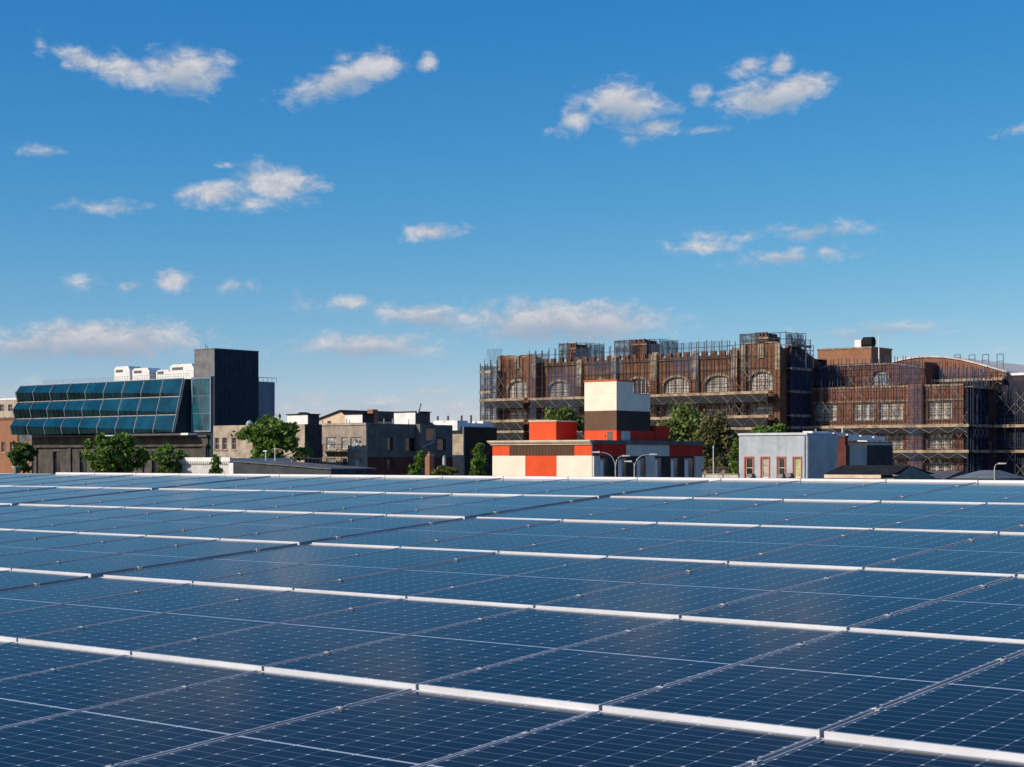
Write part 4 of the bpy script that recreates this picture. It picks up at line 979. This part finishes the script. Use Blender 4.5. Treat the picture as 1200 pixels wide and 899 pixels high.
# recess between the last two bays
q = MB(); xa_, xb_ = S.X(1066, yr), S.X(1083, yr); q.box(xa_, xb_, yr - .9, yr - .003, 0, zlow + .1); q.build('pier', M_schoolred, b)
# upper block behind
yu = yr + 4.5; xU0, xU1 = S.X(957, yu), S.X(1084, yu); zU = S.H(424, xU1, yu)
hu = [(S.X(1022, yu), S.X(1042, yu), zlow + .4, zlow + 2.9), (S.X(990, yu), S.X(996, yu), zlow + .4, zlow + 2.), ]
q = MB(); wall(q, Front(yu), xU0, xU1, zlow, zU, hu, .4); wall(q, Side(xU1), yu, yu + 6, zlow, zU); q.quad((xU0, yu, zlow), (xU0, yu + 10, zlow), (xU0, yu + 10, zU), (xU0, yu, zU))
q.quad((xU0, yu, zU), (xU1, yu, zU), (xU1, yu + 10, zU), (xU0, yu + 10, zU)); q.build('upper_wall', M_schoolred, b)
window(b, Front(yu), hu[0], 4, 3, M_winframe, mat('sky_pane', (.25, .30, .34), .08, .2), .4, .13, M_mull); arch_fill(b, Front(yu), hu[0], 1.3, M_schoolred)
window(b, Front(yu), hu[1], 1, 3, M_winframe, M_pale, .4, .13, M_mull)
q = MB(); n = 16; cxu = S.X(1000, yu); 
for i in range(n):
    t0, t1 = i / n, (i + 1) / n; L = xU1 - xU0
    f_ = lambda t: zU + .05 - 1.7 * max(0, abs(t - .42) * 2 - .55) ** 1.1
    q.prism([(xU0 + L * t0, yu - .2, f_(t0) - .25), (xU0 + L * t1, yu - .2, f_(t1) - .25), (xU0 + L * t1, yu - .2, f_(t1)), (xU0 + L * t0, yu - .2, f_(t0))], (0, .19, 0))
q.build('curved_coping', M_stone, b)
# block on the roof with mast and dish
yk = yr + 14; xk0, xk1 = S.X(958, yk), S.X(1021, yk); zk = S.H(408, xk1, yk)
q = MB(); q.box(xk0, xk1, yk, S.Y(1045, xk1), zU - 1, zk); q.build('roof_block', M_orangebrick, b)
q = MB(); q.box(xk0 - .1, xk1 + .12, yk - .12, S.Y(1045, xk1) + .1, zk + .003, zk + .3); q.build('roof_block_coping', M_stone, b)
# gymnasium with segmental roof
yg = yr + 9; xg0, xg1 = S.X(1046, yg), S.X(1180, yg)
def HG(py, px): return S.H(py, S.X(px, yg), yg)
top = [(1046, 425), (1060, 421.8), (1075, 419.5), (1090, 418.8), (1108, 419.5), (1125, 422), (1142, 426), (1160, 431), (1172, 434.5), (1180, 437)]
tp = [(S.X(px, yg), HG(py, px)) for px, py in top]
q = MB(); q.prism([(xg0, yg, 0)] + [(xg1, yg, 0)] + [(x, yg, z) for x, z in tp[::-1]], (0, 40, 0)); q.build('gym_wall', brick('gym_brick', (.20, .088, .055), (.25, .12, .08), (.22, .14, .10), 1., .25), b)
q = MB()
for i in range(len(tp) - 1):
    (a, za_), (c, zc_) = tp[i], tp[i + 1]; q.prism([(a, yg - .25, za_ + .01), (c, yg - .25, zc_ + .01), (c, yg - .25, zc_ + .27), (a, yg - .25, za_ + .27)], (0, 40.4, 0))
q.build('gym_roof', mat('weathered_white_trim', (.56, .53, .48), .7, .15, 1.), b)
yq = S.Y(1230, xg1)
q = MB(); q.box(xg1 + .01, xg1 + 6, yg + 1, yg + 45, 0, S.H(440, xg1, yg)); q.build('gym_annex', M_schoolred, b)
q = MB(); q.box(xg1 - .1, xg1 + 6.2, yg + .8, yg + 45, S.H(440, xg1, yg) + .004, S.H(437, xg1, yg)); q.build('annex_coping', M_white, b)
def place(x_, y_, z_): return (S.P[0] + x_ * UX + y_ * VX, S.P[1] + x_ * UY + y_ * VY, z_)
xx = S.X(1030, yk - 6); T = thing('flag_mast', 'tall thin white mast on the roof of the school right wing', 'mast', place(xx, yk - 6, zU - .5), -TH)
q = MB(); q.tube([(0, 0, 0), (0, 0, S.H(391.5, xx, yk - 6) - zU + .5)], .15, 8, .07); q.build('shaft', M_white, T)
q = MB(); q.lathe([(.001, 0), (.16, .12), (.001, .26)], (0, 0, S.H(391.5, xx, yk - 6) - zU + .5), 8); q.build('finial', M_white, T)
xx = S.X(1012, yk + 2); T = thing('rooftop_unit', 'black drum fan beside a white box on the brick roof block', 'roof fan', place(xx, yk + 2, zk), -TH)
q = MB(); q.box(-1.4, -.1, -.8, .8, .3, 1.7); q.build('white_box', M_white, T)
q = MB(); q.tube([(.1, 0, 1.25), (2.0, 0, 1.25)], .95, 14); q.build('drum', M_black, T)
q = MB(); q.box(-1.4, 1.9, -.5, .5, 0, .299); q.build('base_frame', M_mull, T)

# ------------------------------------------------------------------ scaffolding
def scaffold(label, pl, a0, a1, levels, zbot, ztop, d0=.55, d1=2.3, bay=1.6, nets=(), steel=None, brace=True, group='scaffolds round the school', plank=True, roofline=None, pole_r=.055, bands=0.):
    """standards in pairs, ledgers, decks with toe boards, diagonal braces and hung netting on a facade plane"""
    cxs, czs = pl.p((a0 + a1) / 2, 0, (d0 + d1) / 2)[:2]
    ox, oy, _ = place(cxs, czs, 0); T = thing('scaffold', label, 'scaffold', (ox, oy, max(0, zbot)), -TH, group)
    off = (-cxs, -czs, -max(0, zbot)); steel = steel or M_steel
    def fin(q, name, m): o = q.build(name, m, T); o.location = off; return o
    n = max(1, round((a1 - a0) / bay)); xs = [a0 + (a1 - a0) * i / n for i in range(n + 1)]
    for i, a in enumerate(xs):
        zt2 = ztop(a) if callable(ztop) else ztop
        zt2 += random.uniform(-.25, .35)
        for d in (d0, d1):
            q = MB(); q.tube([pl.p(a, zbot, d), pl.p(a, zt2, d)], pole_r * 1.25, 5); fin(q, 'upright', steel)
    zs = sorted(levels)
    for lv in zs:
        if plank:
            q = MB(); pbox(q, pl, a0 - .2, a1 + .2, lv - .12, lv, d0 - .25, d1 + .1); fin(q, 'deck', M_plank)
            q = MB(); pbox(q, pl, a0 - .2, a1 + .2, lv - .3, lv + .16, d1 + .103, d1 + .15); fin(q, 'toe_board', M_plank)
        for hh_ in (.55, 1.05):
            q = MB(); q.tube([pl.p(a0, lv + hh_, d1 + .04), pl.p(a1, lv + hh_, d1 + .04)], .035, 4); fin(q, 'guard_rail', steel)
    zm = (ztop((a0 + a1) / 2) if callable(ztop) else ztop)
    for k in range(1, int((zm - zbot) / 2.05) + 1):
        q = MB()
        for d in (d1,): q.tube([pl.p(a0, zbot + k * 2.05, d + .05), pl.p(a1, zbot + k * 2.05, d + .05)], .042, 4)
        fin(q, 'ledger', steel)
    if brace:
        zz = [zbot] + zs + [(ztop((a0 + a1) / 2) if callable(ztop) else ztop) - 1.]
        cnt = 0
        for j in range(len(zz) - 1):
            hgt = zz[j + 1] - zz[j]; m_ = max(1, round(hgt / 2.0))
            for k in range(m_):
                za, zb_ = zz[j] + hgt * k / m_, zz[j] + hgt * (k + 1) / m_
                if za < 5: continue
                for i in range(n):
                    if random.random() < .62 and cnt < 98:
                        q = MB(); q.tube([pl.p(xs[i], za, d1), pl.p(xs[i + 1], zb_, d1)], .03, 4)
                        q.tube([pl.p(xs[i], zb_, d1 - .07), pl.p(xs[i + 1], za, d1 - .07)], .03, 4); cnt += 1; fin(q, 'cross_brace', M_brace if random.random() < .45 else steel)
    for lv in (zs if bands else ()):
        nets = tuple(nets) + ((a0, a1, lv - bands, lv - .35, M_band),)  # this sheet is painted shade below the deck, behind the truss braces
        q = MB(); m2 = max(4, round((a1 - a0) / 1.7)); q.tube([pl.p(a0 + (a1 - a0) * i / m2, lv - (.4 if i % 2 else bands), d1 + .26) for i in range(m2 + 1)], .035, 4); fin(q, 'truss_brace', M_brace)
    for na0, na1, nz0, nz1, nm in nets:
        q = MB(); m_ = max(2, round((na1 - na0) / 1.0))
        for i in range(m_):
            aa, ab = na0 + (na1 - na0) * i / m_, na0 + (na1 - na0) * (i + 1) / m_; bul = lambda k: (d0 - .18 if nm is M_netshade else d1 + .12) + .05 * math.sin(k * 2.4)
            q.quad(pl.p(aa, nz0, bul(i)), pl.p(ab, nz0, bul(i + 1)), pl.p(ab, nz1, bul(i + 1)), pl.p(aa, nz1, bul(i)))
        fin(q, 'netting', nm)
    return T
lvA = [zp3 - .2, zp2 - .2, zp1 - .2]
fl = Front(-1.5)
zcap = lambda a: ze + 2.7
scaffold('long scaffold over the middle of the school front, decks under the arched windows', Front(-.75), S.X(632), S.X(866), lvA, 0, zcap, bands=1.75,
         nets=((S.X(686), S.X(719), ze + .6, ze + 2.5, M_netthin), (S.X(774), S.X(864), ze + .6, ze + 2.6, M_netthin), (S.X(634), S.X(654), ze + .2, ze + 2., M_net), (S.X(700), S.X(742), zp1 + 4, ze, M_netthin), (S.X(800), S.X(830), zp1 + 3.5, ze, M_netthin), (S.X(632), S.X(640), 4, ze, M_netthin), (S.X(655), S.X(690), zp2, ze - 1, M_netthin)))
scaffold('scaffold on the left gabled bay of the school, under its arched window', Front(-2.1), S.X(585), S.X(630), lvA, 0, lambda a: ze + 1.2, bands=1.75,
         nets=((S.X(588), S.X(606), ze + .2, ze + 3.2, M_netthin),))
scaffold('netted scaffold tower at the far left end of the school', Front(-.5), S.X(562.5, -3), S.X(582, -1), lvA + [ze - 1., ze - 5], 0, ze + .3, d0=.3, d1=2.4,
         nets=((S.X(562.5, -3), S.X(584, -3), zp2 - 4, ze, M_netd),), pole_r=.08)
scaffold('scaffold on the right gabled bay of the school below the tallest turret', Front(-2.1), S.X(868), S.X(915), lvA, 0, lambda a: ze + 2., bands=1.75,
         nets=())
def cage(label, pa, pb_, top, bot, yl, dep=6., nm=None):
    x0, x1 = S.X(pa, yl), S.X(pb_, yl); z0, z1 = S.H(bot, x0, yl), S.H(top, x1, yl)
    ox, oy, _ = place((x0 + x1) / 2, yl + dep / 2, 0); T = thing('scaffold_cage', label, 'scaffold', (ox, oy, z0), -TH, 'scaffold cages round the roof turrets')
    off = (-(x0 + x1) / 2, -(yl + dep / 2), -z0)
    n = max(2, round((x1 - x0) / 1.1))
    for i in range(n + 1):
        xx = x0 + (x1 - x0) * i / n
        for y_ in (yl, yl + dep):
            q = MB(); q.tube([(xx, y_, z0 - 1.5), (xx, y_, z1 + random.uniform(-.3, .2))], .065, 5); o = q.build('upright', M_steel, T); o.location = off
    for z_ in (z0 + .2, (z0 + z1) / 2, z1 - .15):
        q = MB(); q.tube([(x0, yl, z_), (x1, yl, z_)], .05, 4); q.tube([(x1, yl, z_), (x1, yl + dep, z_)], .05, 4); q.tube([(x0, yl, z_), (x0, yl + dep, z_)], .05, 4); o = q.build('ledger', M_steel, T); o.location = off
    q = MB(); xm = x0 + (x1 - x0) * .42
    q.quad((x0, yl - .05, z0), (xm, yl - .05, z0), (xm, yl - .05, z1), (x0, yl - .05, z1)); o = q.build('netting', nm or M_netd, T); o.location = off; q = MB(); q.quad((x1 + .05, yl, z0), (x1 + .05, yl + dep, z0), (x1 + .05, yl + dep, z1 - .3), (x1 + .05, yl, z1 - .3))
    o = q.build('netting', nm or M_netd, T); o.location = off
cage('dark netted cage round the middle roof turret of the school', 720, 773, 396.5, 420, 1.5)
cage('dark netted cage round the left roof turret of the school', 655, 686, 401, 421, 1.5)
cage('dark netted cage round the tallest roof turret of the school', 867, 921, 388.5, 408, 2.)
# blue netted scaffold in the shaded corner
scaffold('blue netted scaffold over the shaded gable end of the school', Side(.1), .5, yr - .6, [zp3, zp2, zp1, zp1 + 4, zp1 + 8], 0, lambda a: zge + (2.4 if a > yr * .3 else 1.2), d0=.4, d1=1.5,
         nets=((.5, yr * .9, zp2 - 6, zge - 1, M_netblue),), steel=M_bluesteel, bay=1.8, pole_r=.07)
# right wing scaffolds
lvB = [HW(500.5, 970), HW(529, 970)]
scaffold('long scaffold across the low front of the school right wing', Front(yr), 1.2, xR + 1.5, lvB, 0, zlow + 1., bands=1.25, d0=.5, d1=1.6, nets=((S.X(1070, yr), S.X(1085, yr), 6, zlow, M_netthin),))
scaffold('upper scaffold with blue frames over the arched window of the right wing', Front(yu), S.X(960, yu), S.X(1082, yu), [zlow + .3, zlow + 2.4], zlow, lambda a: zU + .9, d0=.4, d1=1.4, steel=M_bluesteel, plank=False, bay=1.5, nets=((S.X(962, yu), S.X(990, yu), zlow + .5, zU, M_netthin), (S.X(1050, yu), S.X(1082, yu), zlow + .5, zU, M_netthin)))
scaffold('dark netted scaffold along the shaded right side of the school', Side(xR), yr + .2, yr + 35, lvB + [zlow - .5], 0, zlow + 2.5, d0=.4, d1=1.6,
         nets=((yr + .2, yr + 35, 3, zlow - .5, M_netshade),), steel=M_bluesteel)
scaffold('scaffold in front of the curved gymnasium wall', Front(yg), S.X(1090, yg), S.X(1178, yg), [zlow + 1], zlow, lambda a: HG(421, 1100) - (.55 + .012 * (a - tp[3][0]) ** 2) * 1., d0=.4, d1=1.5, steel=M_bluesteel, bay=1.5,
         nets=((S.X(1105, yg), S.X(1138, yg), zlow + .2, zlow + 3., M_netthin),))
scaffold('blue scaffold along the school annex at the right edge', Side(xg1 + 6), yg + 1.5, yg + 30, [zp2, zp1, zp1 + 4], 0, S.H(440, xg1, yg) + 1, d0=.4, d1=1.5, steel=M_bluesteel, bay=2.4,
         nets=((yg + 1.5, yg + 30, 4, S.H(446, xg1, yg), M_netshade),))
scaffold('scaffold with shade-dark netting over the foot of the gymnasium at the right edge', Front(yg), xR + 2.2, xg1 + 5.5, lvB, 0, zlow - .3, d0=.4, d1=1.4, steel=M_bluesteel, bay=1.9,
         nets=((xR + 1.9, xg1 - .3, 3, zlow - .2, M_netshade), (xg1 - .3, xg1 + 6, 3, S.H(441, xg1, yg), M_netshade)))  # dark sheets added here as shade over the sunlit wall
# small guard frames on the gym roof
gf = None
for i, (px, tp_, bt) in enumerate(((1122, 416, 423), (1139, 416, 428), (1155, 415.5, 432), (1172, 415, 436))):
    yy_ = yg + 2; xx = S.X(px, yy_); z0, z1 = S.H(bt, xx, yy_), S.H(tp_, xx, yy_)
    T = thing('guard_frame', 'slim blue scaffold frame standing on the curved gym roof, %s from the left' % ORD[i], 'scaffold frame', place(xx, yy_, z0), -TH, 'frames on the gym roof')
    q = MB(); h = z1 - z0
    for s_ in (-.55, .55): q.tube([(s_, 0, -.6), (s_, 0, h)], .06, 5)
    q.build('upright', M_bluesteel, T)
    q = MB(); q.tube([(-.55, 0, h), (.55, 0, h)], .06, 5); q.tube([(-.55, 0, h * .6), (.55, 0, h * .6)], .05, 5); q.build('crossbar', M_bluesteel, T)
yy_ = yr * .35
for i, (px, tp_) in enumerate(((931, 390.5), (940, 391), (949, 405))):
    xx = S.X(px, yy_); z1 = S.H(tp_, xx, yy_); T = thing('guard_frame', 'tall blue scaffold frame above the shaded gable, %s from the left' % ORD[i], 'scaffold frame', place(xx, yy_, zge - 3), -TH, 'frames above the gable')
    h = z1 - zge + 3
    q = MB()
    for s_ in (-.7, .7): q.tube([(s_, 0, 0), (s_, 0, h)], .06, 5)
    q.build('upright', M_bluesteel, T)
    q = MB()
    for f_ in (.55, .78, 1): q.tube([(-.7, 0, h * f_), (.7, 0, h * f_)], .05, 5)
    q.tube([(-.7, 0, h * .55), (.7, 0, h * .78)], .04, 4); q.tube([(.7, 0, h * .55), (-.7, 0, h * .78)], .04, 4); q.build('crossbar', M_bluesteel, T)

# ------------------------------------------------------------------ trees
M_bark = mat('bark', (.09, .065, .045), .9, .3, 2.)
def tree(px0, px1, top, bot, Z, lm, label, n=5200, ls=.30, shape='round', lean=0., group=None, name='tree', clumps=46, fuzz=.5, seed=0):
    """trunk and limbs with a crown of leaf faces gathered in clumps through its volume"""
    rng = random.Random(seed * 977 + int(px0 * 13)); pc = (px0 + px1) / 2
    X = Z * (pc - HX) / F; Wd = (px1 - px0) * Z / F / 2; zt = CAMZ + Z * (HY - top) / F; zb = max(1.2, CAMZ + Z * (HY - bot) / F)
    T = thing(name, label, name.replace('_', ' ') if name != 'tree' else 'tree', (X, Z, 0), 0, group)
    H_ = zt - zb; zc = (zt + zb) / 2
    q = MB(); r0 = max(.1, Wd * .07); q.tube([(0, 0, 0), (lean * .2, 0, zb * .6), (lean * .5, .1, zb + H_ * .25), (lean * .8, 0, zb + H_ * .6), (lean, 0, zt - H_ * .12)], r0, 8, r0 * .15); q.build('trunk', M_bark, T)
    cl = []
    while len(cl) < clumps:
        a = rng.uniform(0, 2 * math.pi); u_ = rng.random(); rad = math.sqrt(rng.random()) * rng.choice((1, 1, 1, 1.14))
        zz = u_ * 2 - 1
        if shape == 'round': rmax = math.sqrt(max(0, 1 - zz * zz * .92)) * (.82 + .25 * math.sin(a * 3 + zz * 4 + px0))
        elif shape == 'cone': rmax = max(.06, (1 - u_) ** .75) * (.85 + .3 * math.sin(a * 2 + zz * 7 + px0)) + (.0 if u_ > .12 else -.25)
        else: rmax = (1 - abs(zz) ** 3) * (.9 + .15 * math.sin(a * 3 + px0))
        cl.append((math.cos(a) * rad * rmax * Wd * .88 + lean * (zz + 1) / 2, math.sin(a) * rad * rmax * Wd * .88, zc + zz * H_ / 2 * .93, (.55 if rad > .5 else .8) * rng.uniform(.5, 1.35)))
    q = MB()
    for c in cl[::3]:
        s_ = (lean * .4, 0, zb + (c[2] - zb) * .35); q.tube([s_, ((s_[0] + c[0]) / 2, (s_[1] + c[1]) / 2, (s_[2] + c[2]) / 2 + .2), c[:3]], r0 * .3, 5, r0 * .06)
    q.build('limbs', M_bark, T)
    vs, fs = [], []
    cr = (Wd * Wd * H_ / 2 / clumps) ** (1 / 3) * 1.25
    per = n // clumps
    for cx_, cy_, cz_, w_ in cl:
        for _ in range(per):
            g_ = lambda: rng.gauss(0, fuzz)
            p = Vector((cx_ + g_() * cr * w_, cy_ + g_() * cr * w_, cz_ + g_() * cr * w_ * .7))
            nrm_ = Vector((rng.gauss(0, 1), rng.gauss(0, 1), rng.gauss(.5, .8))).normalized(); a = nrm_.orthogonal().normalized(); a = Matrix.Rotation(rng.uniform(0, 6.28), 3, nrm_) @ a; b_ = nrm_.cross(a)
            s1 = ls * rng.uniform(.55, 1.3); s2 = s1 * .6; i = len(vs)
            vs += [tuple(p + a * s1), tuple(p + b_ * s2 + a * s1 * .1), tuple(p - a * s1), tuple(p - b_ * s2 + a * s1 * .1)]; fs.append((i, i + 1, i + 2, i + 3))
    me = bpy.data.meshes.new('crown'); me.from_pydata(vs, [], fs); me.update(); me.materials.append(lm); o = bpy.data.objects.new('crown', me); COL.objects.link(o); o.parent = T
    return T
L1 = leaf('dark_green_leaf', (.055, .110, .020), (.095, .170, .034))
L2 = leaf('mid_green_leaf', (.075, .145, .022), (.145, .235, .040))
L3 = leaf('bright_green_leaf', (.085, .16, .026), (.15, .23, .045))
L4 = leaf('olive_leaf', (.11, .16, .032), (.20, .24, .06), (.32, .30, .12))
L5 = leaf('yellow_green_leaf', (.09, .11, .02), (.16, .17, .035))
tree(7, 48, 520, 552, 262, L1, 'dark bushy tree at the far left in front of the orange brick wall', 4200, .32, seed=1)
tree(89, 179, 508, 556, 258, L2, 'broad dark green tree in front of the stone base of the glass building', 7500, .36, clumps=70, seed=2)
tree(176, 222, 523, 560, 190, L3, 'pale green young tree left of the toothed white parapet', 4200, .26, clumps=36, seed=3)
tree(243, 262, 533, 560, 182, L3, 'small narrow green tree in front of the toothed white parapet', 1700, .2, 'cone', clumps=24, seed=4)
tree(273, 359, 489, 552, 205, L2, 'large round green tree hiding the beige building', 9500, .30, clumps=80, seed=5)
tree(473, 497, 529, 562, 180, L2, 'small green tree leaning right beside the brick chimney', 2300, .2, 'cone', lean=.75, clumps=26, seed=6)
tree(548, 572, 518, 562, 180, L2, 'upright conical green tree left of the orange building', 3000, .2, 'cone', lean=.15, clumps=34, seed=7)
tree(500, 540, 547, 560, 184, L5, 'low yellow-green hedge below the dark wall of the flats', 2600, .16, 'box', name='hedge', clumps=40, seed=8)
tree(628, 688, 480, 530, 232, L4, 'olive tree crown showing above the orange roof box', 4500, .34, clumps=44, fuzz=.6, seed=9)
tree(763, 838, 476, 560, 236, L4, 'tall olive-green tree directly right of the brown stair tower', 6500, .34, clumps=60, fuzz=.6, seed=10)
tree(806, 868, 488, 562, 222, leaf('brown_green_leaf', (.085, .10, .032), (.16, .16, .055), (.34, .21, .13)), 'brownish tree with reddish tips between stair tower and blue-grey house', 6000, .32, clumps=56, fuzz=.6, seed=11)
tree(852, 872, 512, 562, 196, L3, 'bright green slim tree against the left edge of the blue-grey house', 2600, .24, clumps=28, seed=12)
tree(868, 940, 499, 530, 205, L3, 'green tree top peeking over the roof of the blue-grey house', 3600, .3, clumps=40, seed=13)
